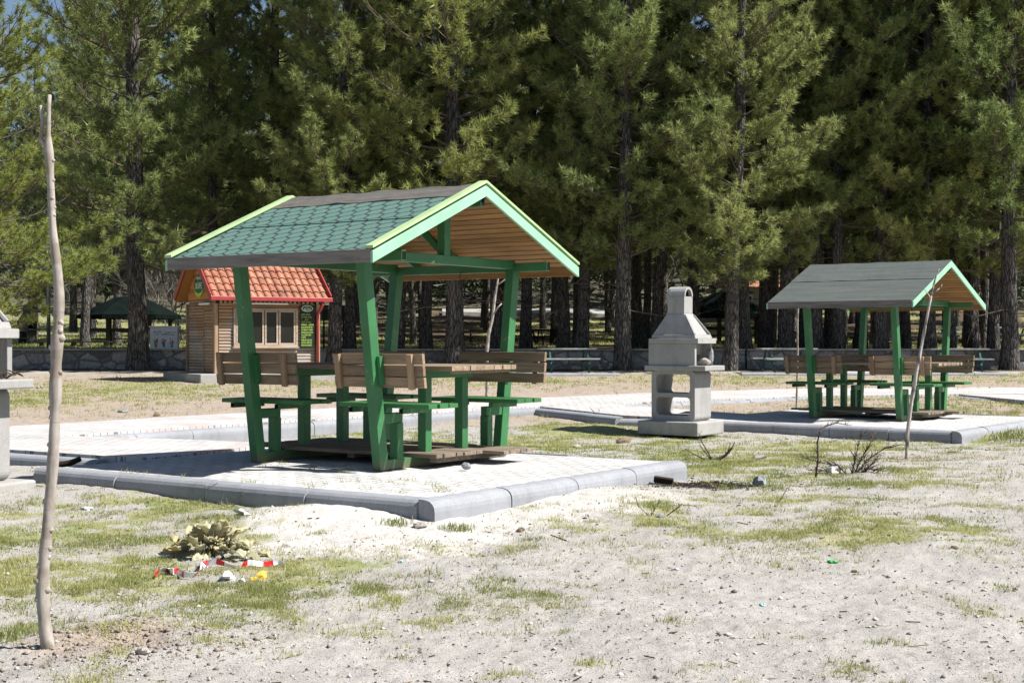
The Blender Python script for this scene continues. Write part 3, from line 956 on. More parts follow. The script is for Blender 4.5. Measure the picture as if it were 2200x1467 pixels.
# ------------------------------------------------------------------ concrete barbecues
def barbecue(loc, rz, label, mat='concrete', s=1.0, group='concrete barbecues'):
    r = empty('barbecue', loc, rz); tag(r, label, 'barbecue', group)
    r.scale = (s, s, s)
    m = MAT[mat]
    # plinth
    mb = MB(); mb.span((-.50, -.43, -.20), (.50, .40, .0)); mb.build('plinth', MAT['slabcon'] if mat == 'concrete' else m, r, bevel=.02)
    # stand: a block pierced by two rounded openings
    W, H, Dp = .72, .735, .50
    def rrect(cx, cz, w, h, rad, n=5):
        p = []
        for qx, qz, a0 in ((1, 1, 0), (-1, 1, 90), (-1, -1, 180), (1, -1, 270)):
            for k in range(n + 1):
                a = math.radians(a0 + 90 * k / n)
                p.append((cx + qx * (w / 2 - rad) + rad * math.cos(a), cz + qz * (h / 2 - rad) + rad * math.sin(a)))
        return p
    mb = MB()
    outer = rrect(0, H / 2, W, H, .07)
    lo_ = rrect(0, .215, W - .16, .265, .06)
    hi_ = rrect(0, .545, W - .16, .275, .06)
    # build as two halves joined at the middle rib: ring quads
    def ring(o_, i_):
        n = len(o_)
        vs = []; fs = []
        for v in (-Dp / 2, Dp / 2):
            vs += [(a, v, b) for a, b in o_] + [(a, v, b) for a, b in i_]
        for k in range(n):
            j = (k + 1) % n
            fs += [(k, j, n + j, n + k), (2 * n + k, 3 * n + k, 3 * n + j, 2 * n + j), (k, 2 * n + k, 2 * n + j, j), (n + k, n + j, 3 * n + j, 3 * n + k)]
        mb._add(vs, fs, var=.5)
    def half(z0, z1, top):
        p = rrect(0, (z0 + z1) / 2, W, z1 - z0, .07)
        q = []
        for a, b in p:
            # square off the side that meets the rib
            if (not top and b > (z0 + z1) / 2): q.append((math.copysign(W / 2, a) if abs(a) > W / 2 - .08 else a, z1 if abs(a) <= W / 2 - .0 else b))
            elif (top and b < (z0 + z1) / 2): q.append((math.copysign(W / 2, a) if abs(a) > W / 2 - .08 else a, z0))
            else: q.append((a, b))
        return q
    ring(half(0, .38, False), lo_); ring(half(.3805, H, True), hi_)
    mb.build('stand', m, r)
    # counter slab
    mb = MB(); mb.span((-.45, -.31, H + .001), (.56, .31, H + .075)); mb.build('counter', m, r, bevel=.012)
    z = H + .0755
    # fire box: three walls and a floor, open towards +u
    mb = MB()
    mb.span((-.40, -.27, z), (.37, -.215, z + .32)); mb.span((-.40, .215, z), (.37, .27, z + .32)); mb.span((-.40, -.2148, z), (-.34, .2148, z + .32))
    fb = mb.build('fire_box', m, r, bevel=.006)
    mb = MB(); mb.span((-.338, -.2145, z + .16), (.24, .2145, z + .315)); mb.build('inner_wall', MAT['slabcon'] if mat == 'concrete' else m, fb)
    z += .321
    # hood: rim then a pyramid to the flue
    mb = MB()
    mb.span((-.39, -.285, z), (.43, .285, z + .075))
    b = z + .0755
    vs = [(-.355, -.26, b), (.375, -.26, b), (.375, .26, b), (-.355, .26, b)]
    b2 = b + .055
    vs2 = [(-.355, -.25, b2), (.36, -.25, b2), (.36, .25, b2), (-.355, .25, b2)]
    mb.hexa(vs + vs2)
    t_ = b + .365
    vs3 = [(-.345, -.24, b2 + .0005), (.325, -.24, b2 + .0005), (.325, .24, b2 + .0005), (-.345, .24, b2 + .0005)]
    vs4 = [(-.165, -.135, t_), (.125, -.135, t_), (.125, .135, t_), (-.165, .135, t_)]
    mb.hexa(vs3 + vs4)
    for sv in (-1, 1):
        mb.bar((.352, sv * .235, b2 + .001), (.14, sv * .118, t_ - .02), .035, .03)
    mb.build('hood', m, r, bevel=.006)
    # flue with an arched cap open to the front
    z = t_ + .001
    mb = MB(); mb.span((-.16, -.13, z), (.12, .13, z + .25)); mb.build('flue', m, r, bevel=.006)
    z += .2505
    mb = MB()
    n = 12; R0, R1 = .13, .098
    prof = []
    for k in range(n + 1):
        a = PI * k / n; prof.append((R0 * math.cos(a), R0 * math.sin(a) * 1.12))
    for k in range(n, -1, -1):
        a = PI * k / n; prof.append((R1 * math.cos(a), R1 * math.sin(a) * 1.12))
    N = len(prof)
    vs = [(-.165, a, z + b) for a, b in prof] + [(.125, a, z + b) for a, b in prof]
    fs = []
    for k in range(N): fs.append((k, (k + 1) % N, N + (k + 1) % N, N + k))
    for base in (0, N):
        for k in range(n):
            fs.append((base + k, base + k + 1, base + N - 2 - k, base + N - 1 - k))
    mb._add(vs, fs, var=.5)
    mb.span((-.15, -.1, z + .001), (-.12, .1, z + .105), var=.5)
    mb.build('flue_cap', m, r)
    mb = MB(); mb.prism([(R1 * .97 * math.cos(PI * k / n), .002 + R1 * 1.08 * math.sin(PI * k / n)) for k in range(n + 1)], (-.10, 0, z), (0, 1, 0), (0, 0, 1), (.17, 0, 0)); mb.build('black_throat', MAT['black'], r)  # solid black block filling the arch opening
    return r

def stone_thing(name, loc, r, label, mat='stone', seed=1, rough=.22, group=None, cat='stone'):
    mb = MB(); mb.blob((0, 0, 0), r, seed, rough)
    o = mb.build(name, MAT[mat]); o.location = loc; o.rotation_euler = (0, 0, seed * 1.3)
    tag(o, label, cat, group)
    return o

bq = at_z(1462, 914, .12)
BZ = bq.z + .075
barbecue((bq.x + .02, bq.y + .08, BZ), -.62, 'pale concrete barbecue with arched flue between the two shelters')
bq1 = at_z(-104, 1034, .235)
barbecue((bq1.x, bq1.y, bq1.z), -.42, 'pale concrete barbecue cut by the left edge beside the near sapling', s=1.03)
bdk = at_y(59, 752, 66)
barbecue((bdk.x, 66, 1.05), -.6, 'dark barbecue behind the stone wall at far left', 'darkcon')
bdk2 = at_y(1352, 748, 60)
barbecue((bdk2.x, 60, 1.02), -.4, 'dark barbecue among the trunks left of the pale barbecue', 'darkcon', 1.05)
# rubble on the pale barbecues' counters
cm = Matrix.Translation((bq.x + .02, bq.y + .08, BZ)) @ Matrix.Rotation(-.62, 4, 'Z')
p = cm @ Vector((.40, .16, .735 + .076 + .125)); stone_thing('stone', p, (.045, .07, .135), 'upright dark stone leaning on the barbecue counter between the shelters', 'greystone', 5)
p = cm @ Vector((.41, -.06, .735 + .076 + .05)); stone_thing('stone', p, (.06, .11, .06), 'flat brown stone lying on the barbecue counter between the shelters', 'stone', 8)
cm1 = Matrix.Translation(bq1) @ Matrix.Rotation(-.42, 4, 'Z')
mb = MB()
for k in range(26):
    c = cm1 @ Vector((.36 + random.uniform(0, .16), random.uniform(-.1, .24), .86 + random.uniform(0, .03)))
    d = Vector((random.uniform(-1, 1), random.uniform(-1, 1), random.uniform(-.1, .5))).normalized() * random.uniform(.03, .08)
    mb.tube([c - d, c + d], .006, 4)
o = mb.build('twig_heap', MAT['darktwig']); tag(o, 'small heap of broken twigs on the left barbecue counter', 'twigs')

# ------------------------------------------------------------------ kiosk
def kiosk():
    C = at_y(463.5, 800, 37.6)
    rz = math.radians(32)
    r = empty('kiosk', (C.x, C.y, .47), rz)
    tag(r, 'small log sided snack kiosk with red tiled roof and closed windows', 'kiosk')
    W, Dd, Hw = 2.95, 2.2, 1.90
    # walls of half round logs with openings
    def logs(x0, x1, z0, z1, axis, at, sgn, parent, name):
        mb = MB(); h = .085
        n = max(1, round((z1 - z0) / h)); h = (z1 - z0) / n
        prof = []
        for k in range(6):
            a = PI * k / 5
            prof.append((math.sin(a) * .032, -math.cos(a) * h / 2 * .97))
        for i in range(n):
            zc = z0 + h * (i + .5)
            if axis == 'x':
                mb.prism(prof, (x0, at, zc), (0, sgn, 0), (0, 0, 1), (x1 - x0, 0, 0))
            else:
                mb.prism(prof, (at, x0, zc), (sgn, 0, 0), (0, 0, 1), (0, x1 - x0, 0))
        return mb.build(name, MAT['siding'], parent)
    # core
    mb = MB(); mb.span((.03, .03, 0), (W - .03, Dd - .03, Hw + .10)); core = mb.build('wall_core', MAT['darkwood'], r)
    wx0, wx1, wz0, wz1 = .54, 2.28, .76, 1.70
    for a in ((.09, .48, 0, Hw), (.48, 2.34, 0, wz0 - .06), (.48, 2.34, wz1 + .06, Hw), (2.34, W - .09, 0, Hw)):
        logs(a[0], a[1], a[2], a[3], 'x', .028, -1, r, 'log_wall')
    logs(.80, Dd - .06, 0, Hw + .1, 'y', .028, -1, r, 'log_wall')
    logs(.06, .80, 1.74, Hw + .1, 'y', .028, -1, r, 'log_wall')
    logs(.06, Dd - .06, 0, Hw + .1, 'y', W - .028, 1, r, 'log_wall')
    logs(.09, W - .09, 0, Hw, 'x', Dd - .028, 1, r, 'log_wall')
    # corner posts
    for x in (.0, W):
        for y in (0, Dd):
            mb = MB(); mb.span((x - .05, y - .05, 0), (x + .05, y + .05, Hw - .02)); mb.build('corner_post', MAT['trimwood'], r, bevel=.004)
    # window
    mb = MB()
    f = .055
    mb.span((wx0 - f, -.062, wz0 - f), (wx1 + f, .0, wz0), var=.6); mb.span((wx0 - f, -.058, wz1), (wx1 + f, 0, wz1 + f), var=.4)
    mb.span((wx0 - f, -.06, wz0 + .001), (wx0, 0, wz1 - .001), var=.5); mb.span((wx1, -.06, wz0 + .001), (wx1 + f, 0, wz1 - .001), var=.5)
    mb.span((wx0 - f - .04, -.11, wz0 - f - .03), (wx1 + f + .02, -.03, wz0 - f - .001), var=.7)
    win = mb.build('window', MAT['trimwoodx'], r, bevel=.003)
    xs = [wx0, wx0 + .40, wx0 + .82, wx0 + 1.23, wx1]
    for i in range(4):
        a, b = xs[i] + .012, xs[i + 1] - .012
        mb = MB(); ff = .05
        y0, y1 = -.052 - (.006 if i in (1, 2) else 0), -.012
        mb.span((a, y0, wz0 + .003), (b, y1, wz0 + ff), var=.5); mb.span((a, y0, wz1 - ff), (b, y1, wz1 - .003), var=.5)
        mb.span((a, y0, wz0 + ff + .0005), (a + ff, y1, wz1 - ff - .0005), var=.35); mb.span((b - ff, y0, wz0 + ff + .0005), (b, y1, wz1 - ff - .0005), var=.65)
        mb.build('sash', MAT['trimwoodx'], win, bevel=.002)
        mb = MB(); mb.span((a + ff, -.030, wz0 + ff), (b - ff, -.024, wz1 - ff)); mb.build('pane', MAT['glass'], win)
    # door in the left wall, also of logs
    mb = MB()
    mb.span((-.012, .10, .01), (.02, .78, 1.70), var=.3); dr = mb.build('door', MAT['siding'], r)
    lg = logs(.12, .76, .02, 1.68, 'y', -.0125, -1, dr, 'door_boards')
    mb = MB(); mb.span((-.05, .045, 0), (-.01, .098, 1.76)); mb.span((-.05, .782, 0), (-.01, .835, 1.76)); mb.span((-.05, .10, 1.705), (-.01, .78, 1.76))
    mb.build('door_frame', MAT['trimwood'], dr)
    mb = MB(); mb.tube([(-.06, .70, .85), (-.075, .70, .85), (-.075, .70, .98), (-.06, .70, .98)], .008, 6); mb.build('handle', MAT['steel'], dr)
    # roof
    ev, bv = -.34, Dd + .34
    rg = Dd / 2
    ze = Hw + .10; sl = .92
    zr = ze + (rg - ev) * sl
    x0, x1 = -.27, W + .22
    # soffit boards and tile bed
    for a, b in ((ev, rg), (bv, rg)):
        mb = MB()
        mb.hexa([(x0 + .02, a, ze - .04), (x1 - .02, a, ze - .04), (x1 - .02, b, zr - .04), (x0 + .02, b, zr - .04),
                 (x0 + .02, a, ze - .012), (x1 - .02, a, ze - .012), (x1 - .02, b, zr - .012), (x0 + .02, b, zr - .012)])
        mb.build('soffit', MAT['soffit'], r)
    # gable triangles
    for x, s in ((.02, -1), (W - .02, 1)):
        mb = MB(); n = 12
        for i in range(n):
            z0 = Hw + .10 + (zr - .12 - Hw - .1) * i / n; z1 = Hw + .10 + (zr - .12 - Hw - .1) * (i + 1) / n - .004
            hw = (zr - .06 - z1) / sl
            a, b = max(0.02, rg - hw), min(Dd - .02, rg + hw)
            if b - a < .03: continue
            mb.span((x, a, z0), (x + s * .022, b, z1))
        mb.build('gable_boards', MAT['soffit'], r)
    # clay tiles: curved rows
    L = math.hypot(rg - ev, zr - ze)
    rows = 7; colw = .205
    nc = int((x1 - x0 - .08) / colw)
    colw = (x1 - x0 - .08) / nc
    for sgn, a0 in ((1, ev), (-1, bv)):
        mb = MB()
        dv = Vector((0, sgn * (rg - ev), zr - ze)).normalized()
        nv_ = Vector((0, -sgn * (zr - ze), rg - ev)).normalized()
        for j in range(rows):
            s0 = L * j / rows - .03; s1 = L * (j + 1) / rows + .015
            for i in range(nc):
                xc = x0 + .04 + colw * (i + .5)
                pr = []
                for k in range(7):
                    a = PI * k / 6
                    pr.append((-math.cos(a) * colw * .38, math.sin(a) * .062))
                vs = []
                for (s, lift, kk) in ((s0, .034, 1.0), (s1, .004, .84)):
                    for (px_, pz_) in pr:
                        q = Vector((xc + px_ * kk, a0, ze)) + dv * s + nv_ * (lift + pz_ * kk)
                        vs.append(q)
                    for (px_, pz_) in reversed(pr):
                        q = Vector((xc + px_ * kk * .8, a0, ze)) + dv * s + nv_ * (lift + pz_ * kk * .72 - .004)
                        vs.append(q)
                fs = []
                for k in range(14):
                    fs.append((k, (k + 1) % 14, 14 + (k + 1) % 14, 14 + k))
                for k in range(6):
                    fs.append((k, k + 1, 12 - k, 13 - k))
                mb._add(vs, fs)
                # pan between covers
            for i in range(nc + 1):
                xc = x0 + .04 + colw * i
                q0 = Vector((xc, a0, ze)) + dv * (s0 + .01) + nv_ * .026; q1 = Vector((xc, a0, ze)) + dv * s1 + nv_ * .006
                mb.bar(q0, q1, colw * .42, .012, up=nv_, var=.15)
        mb.build('roof_tiles', MAT['tiles'], r)
    mb = MB()
    n = 9
    for i in range(n):
        a = x0 + .02 + (x1 - x0 - .04) * i / n; b = x0 + .02 + (x1 - x0 - .04) * (i + 1) / n + .03
        mb.tube([(a, rg, zr + .03), (b, rg, zr + .045)], [.11, .12], 10)
    mb.build('ridge_tiles', MAT['tiles'], r)
    # red metal gutter, verges and down pipe
    mb = MB(); mb.span((x0 - .02, ev - .10, ze - .06), (x1 + .04, ev + .0, ze + .055)); g = mb.build('gutter', MAT['redmetal'], r, bevel=.012)
    for x in (x0 - .01, x1 + .01):
        for a in (ev - .02, bv + .02):
            mb = MB(); mb.bar((x, a, ze + .05), (x, rg + (.02 if a < rg else -.02), zr + .07), .03, .17); mb.build('verge_flashing', MAT['redmetal'], r)
    mb = MB()
    mb.tube([(W - .02, ev - .03, ze - .05), (W - .02, ev - .02, ze - .16), (W - .045, -.11, ze - .40), (W - .045, -.10, ze - .52), (W - .045, -.10, .05)], .042, 10)
    mb.build('down_pipe', MAT['redmetal'], r, smooth_shade=True)
    # eave battens with a scalloped edge
    mb = MB()
    for i in range(22):
        x = .1 + i * (W - .2) / 22
        mb.span((x, -.035, Hw - .02), (x + .07, -.025, Hw + .06 - .02 * (i % 2)))
    mb.build('scalloped_trim', MAT['trimwoodx'], r)
    # tube lamps (unlit)
    mb = MB(); mb.span((.95, -.20, Hw - .045), (2.0, -.12, Hw + .0)); mb.build('tube_lamp', MAT['white'], r, bevel=.01)
    mb = MB(); mb.span((-.12, .30, Hw - .06), (-.04, 1.0, Hw + .0)); mb.build('tube_lamp', MAT['white'], r, bevel=.01)
    # signs
    def text(s, size, loc, rot, mat, parent, name='lettering', align='LEFT', sx=1.0):
        cu = bpy.data.curves.new('lettering', 'FONT'); cu.body = s; cu.size = size; cu.align_x = align; cu.extrude = .002
        o = bpy.data.objects.new(name, cu); COL.objects.link(o); cu.materials.append(mat)
        bpy.context.view_layer.update()
        me = bpy.data.meshes.new_from_object(o.evaluated_get(bpy.context.evaluated_depsgraph_get()))
        bpy.data.objects.remove(o)
        o = bpy.data.objects.new(name, me); COL.objects.link(o)
        o.parent = parent; o.location = loc; o.rotation_euler = rot; o.scale = (sx, 1, 1)
        return o
    mb = MB(); mb.span((2.405, -.078, .66), (2.81, -.064, 1.85)); board = mb.build('menu_board', MAT['signdark'], r)
    def oval(cx, cz, w, h, y, t, n=22):
        return [(cx + w / 2 * math.cos(2 * PI * k / n), cz + h / 2 * math.sin(2 * PI * k / n)) for k in range(n)]
    mb = MB(); mb.prism(oval(2.605, 1.76, .34, .18, 0, 0), (0, -.079, 0), (1, 0, 0), (0, 0, 1), (0, -.004, 0)); mb.build('logo_rim', MAT['textwhite'], board)
    mb = MB(); mb.prism(oval(2.605, 1.76, .30, .145, 0, 0), (0, -.0835, 0), (1, 0, 0), (0, 0, 1), (0, -.004, 0)); mb.build('logo_oval', MAT['signgreen'], board)
    R = (PI / 2, 0, 0)
    text('BÜFE', .095, (2.605, -.089, 1.70), R, MAT['textwhite'], board, align='CENTER')
    text('PİKNİK', .035, (2.605, -.089, 1.793), R, MAT['textlime'], board, align='CENTER')
    rows = ['ÇAY (AÇ)', 'TAVUK (AÇ)', '1      (AÇ)', 'KÖFTE (AÇ)', 'MANGAL KÖMÜRÜ', 'SUCUK KÖFTE', 'ÇOBAN YAĞI', 'ODUN ÇITA', 'SU ÇEŞİTLERİ', 'CİPS', 'MEŞRUBAT ÇEŞİTLERİ', 'ÇİKOLATA ÇEŞİTLERİ', 'PİKNİK MALZEMELERİ']
    for i, s in enumerate(rows):
        t = text(s, .062, (2.425, -.081, 1.575 - i * .0705), R, MAT['textlime'], board, sx=min(1.0, .345 / (len(s) * .0385)))
    # round sign on the gable
    Rg = (PI / 2, 0, -PI / 2)
    cy, cz = rg + .16, Hw + .52
    mb = MB(); mb.prism(oval(cy, cz - .03, .74, .56, 0, 0), (-.012, 0, 0), (0, 1, 0), (0, 0, 1), (-.012, 0, 0)); gs = mb.build('gable_sign', MAT['signgreen'], r)
    # yellow crescent along its foot
    mb = MB(); pts = []
    for k in range(13):
        a = PI + PI * k / 12; pts.append((cy + .385 * math.cos(a), cz - .03 + .32 * math.sin(a)))
    for k in range(12, -1, -1):
        a = PI + PI * k / 12; pts.append((cy + .385 * math.cos(a), cz - .03 + .22 * math.sin(a)))
    vs = [(-.026, a, b) for a, b in pts]; n = 13
    mb._add(vs, [(k, k + 1, 24 - k, 25 - k) for k in range(12)]); mb.build('crescent', MAT['textlime'], gs)
    text('BÜFE', .235, (-.027, cy, cz - .12), Rg, MAT['textwhite'], gs, align='CENTER')
    text('PİKNİK', .11, (-.027, cy, cz + .13), Rg, MAT['textwhite'], gs, align='CENTER')
    # concrete plinth
    mb = MB(); mb.span((-.62, -.55, -.55), (W + .35, Dd + .3, -.002)); mb.build('plinth', MAT['slabcon'], r, bevel=.02)
kiosk()

# ------------------------------------------------------------------ stone terrace wall
def wall():
    def seg(x0, x1, lab, zt=1.02):
        mb = MB(); n = int((x1 - x0) / .5) + 1
        vs = []; fs = []
        for i in range(n + 1):
            x = x0 + (x1 - x0) * i / n
            for (y, z) in ((45.70 + .03 * math.sin(x * 2.1), .1), (45.74 + .03 * math.sin(x * 1.3 + 1), .62), (45.78 + .02 * math.sin(x * 3.3), zt), (46.22, zt), (46.22, .1)):
                vs.append((x, y, z))
        for i in range(n):
            for k in range(4):
                q = i * 5 + k
                fs.append((q, q + 5, q + 6, q + 1))
        fs.append((0, 1, 2, 3, 4)); q = n * 5; fs.append((q + 4, q + 3, q + 2, q + 1, q))
        mb._add(vs, fs)
        w = mb.build('stone_wall', MAT['wall']); tag(w, lab, 'stone wall', 'low stone terrace walls')
        mb = MB(); x = x0
        while x < x1 - .2:
            e = min(x1, x + random.uniform(1.2, 2.2))
            mb.span((x + .01, 45.66, zt + .001), (e - .01, 46.26, zt + .05 + random.uniform(-.006, .006))); x = e
        mb.build('coping', MAT['slabcon'], w, bevel=.01)
    seg(-30, at_y(284, 780, 45.8).x, 'low field stone wall left of the big trunk, below the dark gazebo')
    seg(at_y(318, 780, 45.8).x, at_y(1600, 780, 45.8).x, 'long low field stone wall running behind the kiosk and pale barbecue')
    seg(at_y(1604, 780, 45.8).x, 32, 'low field stone wall behind the grey roofed shelter')
wall()

# ------------------------------------------------------------------ things behind and in front of the wall
def trestle_table(loc, rz, label, topmat='dirtywhite', legmat='tablegreen', L=1.75, group='A frame picnic tables'):
    r = empty('trestle_table', loc, rz); tag(r, label, 'picnic table', group)
    mb = MB()
    for k in range(5): mb.span((-L / 2, -.36 + k * .145, .70), (L / 2, -.36 + k * .145 + .138, .742))
    mb.build('table_top', MAT[topmat], r)
    for s in (-1, 1):
        mb = MB(); mb.span((-L / 2, s * .62, .40), (L / 2, s * .90, .44)); mb.build('bench_seat', MAT[topmat], r)
    for e in (-1, 1):
        x = e * L * .33
        for s in (-1, 1):
            mb = MB(); mb.bar((x, s * .70, .0), (x, s * .24, .70), .05, .09); mb.build('leg', MAT[legmat], r)
        mb = MB(); mb.span((x - .026, -.86, .33), (x + .026, .86, .399)); mb.build('cross_bar', MAT[legmat], r)
    return r

def put(px, Y, z): 
    v = at_y(px, 700, Y); return (v.x, Y, z)

trestle_table(put(1218, 43.2, .37), .12, 'pale topped A frame table beside the kerbed pad left of the pale barbecue')
trestle_table(put(1690, 43.2, .37), .1, 'pale topped A frame table behind the grey roofed shelter, at its left')
trestle_table(put(2058, 43.2, .36), -.1, 'pale topped A frame table behind the grey roofed shelter, at its right')
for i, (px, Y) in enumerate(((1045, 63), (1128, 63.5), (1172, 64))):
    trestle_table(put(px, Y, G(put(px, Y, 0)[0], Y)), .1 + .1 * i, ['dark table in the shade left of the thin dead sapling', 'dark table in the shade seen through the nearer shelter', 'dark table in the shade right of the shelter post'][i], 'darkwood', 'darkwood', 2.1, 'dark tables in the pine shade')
for i, (px, Y) in enumerate(((2020, 66), (2062, 68), (2128, 68), (2178, 67))):
    trestle_table(put(px, Y, G(put(px, Y, 0)[0], Y)), .05 * i, ['white topped table in the sun behind the grey roofed shelter', 'second white topped table in the sun right of the shelter post', 'white topped table seen between the right hand trunks', 'white topped table nearest the right edge'][i], 'white', 'dirtywhite', 1.9, 'white topped tables in the sun')
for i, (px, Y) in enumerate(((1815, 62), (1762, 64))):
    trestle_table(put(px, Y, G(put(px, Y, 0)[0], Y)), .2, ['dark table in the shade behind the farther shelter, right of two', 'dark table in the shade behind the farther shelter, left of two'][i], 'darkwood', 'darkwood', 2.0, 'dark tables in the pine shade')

# kerbed rest pads before the wall
def rest_pad(x0, x1, y0, y1, z, label):
    r = empty('paved_pad', ((x0 + x1) / 2, (y0 + y1) / 2, z), .02); tag(r, label, 'paved pad', kind='structure')
    hx, hy = (x1 - x0) / 2, (y1 - y0) / 2
    mb = MB(); mb.span((-hx + .14, -hy + .14, -.3), (hx - .14, hy - .14, 0)); mb.build('paving', MAT['pathpaver'], r)
    kerb_run(r, (-hx, -hy + .14), (hx, -hy + .14), (0, -1), .03); kerb_run(r, (hx - .14, -hy + .15), (hx - .14, hy), (1, 0), .03)
rest_pad(at_y(1080, 800, 41.2).x, at_y(1330, 800, 41.2).x, 41.2, 44.6, .37, 'small kerbed pad under the table left of the pale barbecue')
rest_pad(at_y(1590, 800, 41.4).x, at_y(2165, 800, 41.4).x, 41.4, 44.6, .38, 'long kerbed pad under the tables behind the grey roofed shelter')

def gazebo(loc, rz, label, R=2.6, eave=1.55, apex=2.75, n=6):
    r = empty('gazebo', loc, rz); tag(r, label, 'gazebo', 'dark roofed gazebos in the wood')
    mb = MB(); vs = []; fs = []
    for k in range(n):
        a = 2 * PI * k / n; vs.append((R * math.cos(a), R * math.sin(a), eave))
    for k in range(n):
        a = 2 * PI * k / n; vs.append((R * .28 * math.cos(a), R * .28 * math.sin(a), apex))
    vs.append((0, 0, apex + .06))
    for k in range(n):
        j = (k + 1) % n
        fs += [(k, j, n + j, n + k), (n + k, n + j, 2 * n)]
    mb._add(vs, fs); rf = mb.build('roof', MAT['gazebo'], r)
    s = rf.modifiers.new('thick', 'SOLIDIFY'); s.thickness = .05
    mb = MB()
    for k in range(n):
        a, b = 2 * PI * k / n, 2 * PI * (k + 1) / n
        p, q = Vector((R * math.cos(a), R * math.sin(a), eave)), Vector((R * math.cos(b), R * math.sin(b), eave))
        for i in range(9):
            c = p.lerp(q, (i + .5) / 9); mb.bar(p.lerp(q, i / 9) + Vector((0, 0, -.09)), p.lerp(q, (i + .93) / 9) + Vector((0, 0, -.09)), .02, .13 + .03 * (i % 2))
    mb.build('valance', MAT['gazebo'], rf)
    for k in range(n):
        a = 2 * PI * (k + .0) / n; x, y = R * .78 * math.cos(a), R * .78 * math.sin(a)
        mb = MB(); mb.span((x - .08, y - .08, -.6), (x + .08, y + .08, eave + .12)); mb.bar((x, y, eave - .3), (x * 1.2, y * 1.2, eave), .06, .06)
        mb.build('post', MAT['darkwood'], r)
    for k in range(n - 1):
        a, b = 2 * PI * k / n, 2 * PI * (k + 1) / n
        p, q = Vector((R * .74 * math.cos(a), R * .74 * math.sin(a), .42)), Vector((R * .74 * math.cos(b), R * .74 * math.sin(b), .42))
        mb = MB(); mb.bar(p, q, .3, .05); mb.bar(p * 1.06 + Vector((0, 0, .35)), q * 1.06 + Vector((0, 0, .35)), .04, .12); mb.build('bench', MAT['darkwood'], r)
    mb = MB(); mb.tube([(0, 0, -.5), (0, 0, .7)], .07, 8); mb.tube([(0, 0, .70), (0, 0, .74)], .5, 14); mb.build('round_table', MAT['darkwood'], r)
    return r
gazebo(put(278, 60, .98), .25, 'dark hexagonal gazebo behind the wall at left, beyond the big trunk', 2.15, 1.42, 2.18)
gazebo(put(1560, 66, 1.1), .2, 'dark hexagonal gazebo in the shade right of the pale barbecue', 2.3, 1.45, 2.45)

# low dark slatted bench left of the gazebo
r = empty('slatted_bench', put(158, 57, .95), .03); tag(r, 'long low dark slatted bench behind the wall beside the lamp pole', 'bench')
mb = MB()
for k in range(3): mb.span((-1.55, -.25 + k * .17, .30), (1.5, -.25 + k * .17 + .14, .345))
mb.build('seat', MAT['darkwood'], r)
for e in (-1, 0, 1):
    mb = MB(); mb.span((e * 1.3 - .05, -.2, -.3), (e * 1.3 + .05, .2, .2995)); mb.build('leg', MAT['darkwood'], r)

# white cabinet on the terrace
r = empty('utility_cabinet', put(352, 48.2, .985), .10); tag(r, 'white metal cabinet painted with red flowers, right of the big trunk', 'cabinet')
mb = MB(); mb.span((-.46, 0, .06), (.46, .45, .80)); cb = mb.build('body', MAT['white'], r, bevel=.008)
mb = MB(); mb.span((-.50, -.05, .801), (.52, .5, .85)); mb.build('lid', MAT['white'], r, bevel=.008)
for s in (-.40, .40):
    mb = MB(); mb.span((s - .06, .02, 0), (s + .06, .42, .0595)); mb.build('foot', MAT['white'], r)
for k in range(4):
    mb = MB(); mb.span((-.455 + k * .228, -.008, .075), (-.455 + k * .228 + .222, -.0005, .785)); d = mb.build('door_panel', MAT['white'], r)
MAT['flowerred'] = m_plain('painted_flower_red', (.55, .12, .12), .7, .2, .1); MAT['flowergreen'] = m_plain('painted_leaf_green', (.14, .26, .12), .7, .2, .1); MAT['graffiti'] = m_plain('blue_grey_spray', (.10, .13, .18), .7, .2, .1)
for x in (-.27, .0, .27):
    mb = MB()
    for k in range(7): mb.bar((x + random.uniform(-.04, .04), -.011, .12), (x + random.uniform(-.08, .08), -.011, .30 + random.uniform(0, .1)), .004, .014)
    mb.build('painted_stem', MAT['flowergreen'], r)
    mb = MB()
    for k in range(6):
        cx, cz = x + random.uniform(-.06, .06), .32 + random.uniform(-.06, .08)
        mb.prism([(.028 * math.cos(a), .024 * math.sin(a)) for a in [i * PI / 4 for i in range(8)]], (cx, -.0125, cz), (1, 0, 0), (0, 0, 1), (0, -.002 - .0004 * k, 0))
    mb.build('painted_flower', MAT['flowerred'], r)
mb = MB(); rs = random.Random(4)
for row in range(2):
    x = -.36
    while x < .36:
        w_ = rs.uniform(.025, .06)
        if rs.random() < .78: mb.bar((x, -.012, .56 + row * .08 + rs.uniform(-.015, .015)), (x + w_, -.012, .56 + row * .08 + rs.uniform(-.02, .02)), .003, rs.uniform(.012, .035))
        x += w_ + .012
mb.build('spray_marks', MAT['graffiti'], r)['kind'] = 'stuff'

# lamp pole
r = empty('lamp_pole', put(104.5, 50, .98), 0); tag(r, 'thin galvanised pole rising behind the near sapling', 'pole')
mb = MB(); mb.tube([(0, 0, 0), (0, 0, 3.2), (0, 0, 6.1)], [.068, .06, .045], 12); mb.build('shaft', MAT['steel'], r, smooth_shade=True)
mb = MB(); mb.span((-.11, -.11, -.02), (.11, .11, .02)); mb.build('base_plate', MAT['steel'], r)

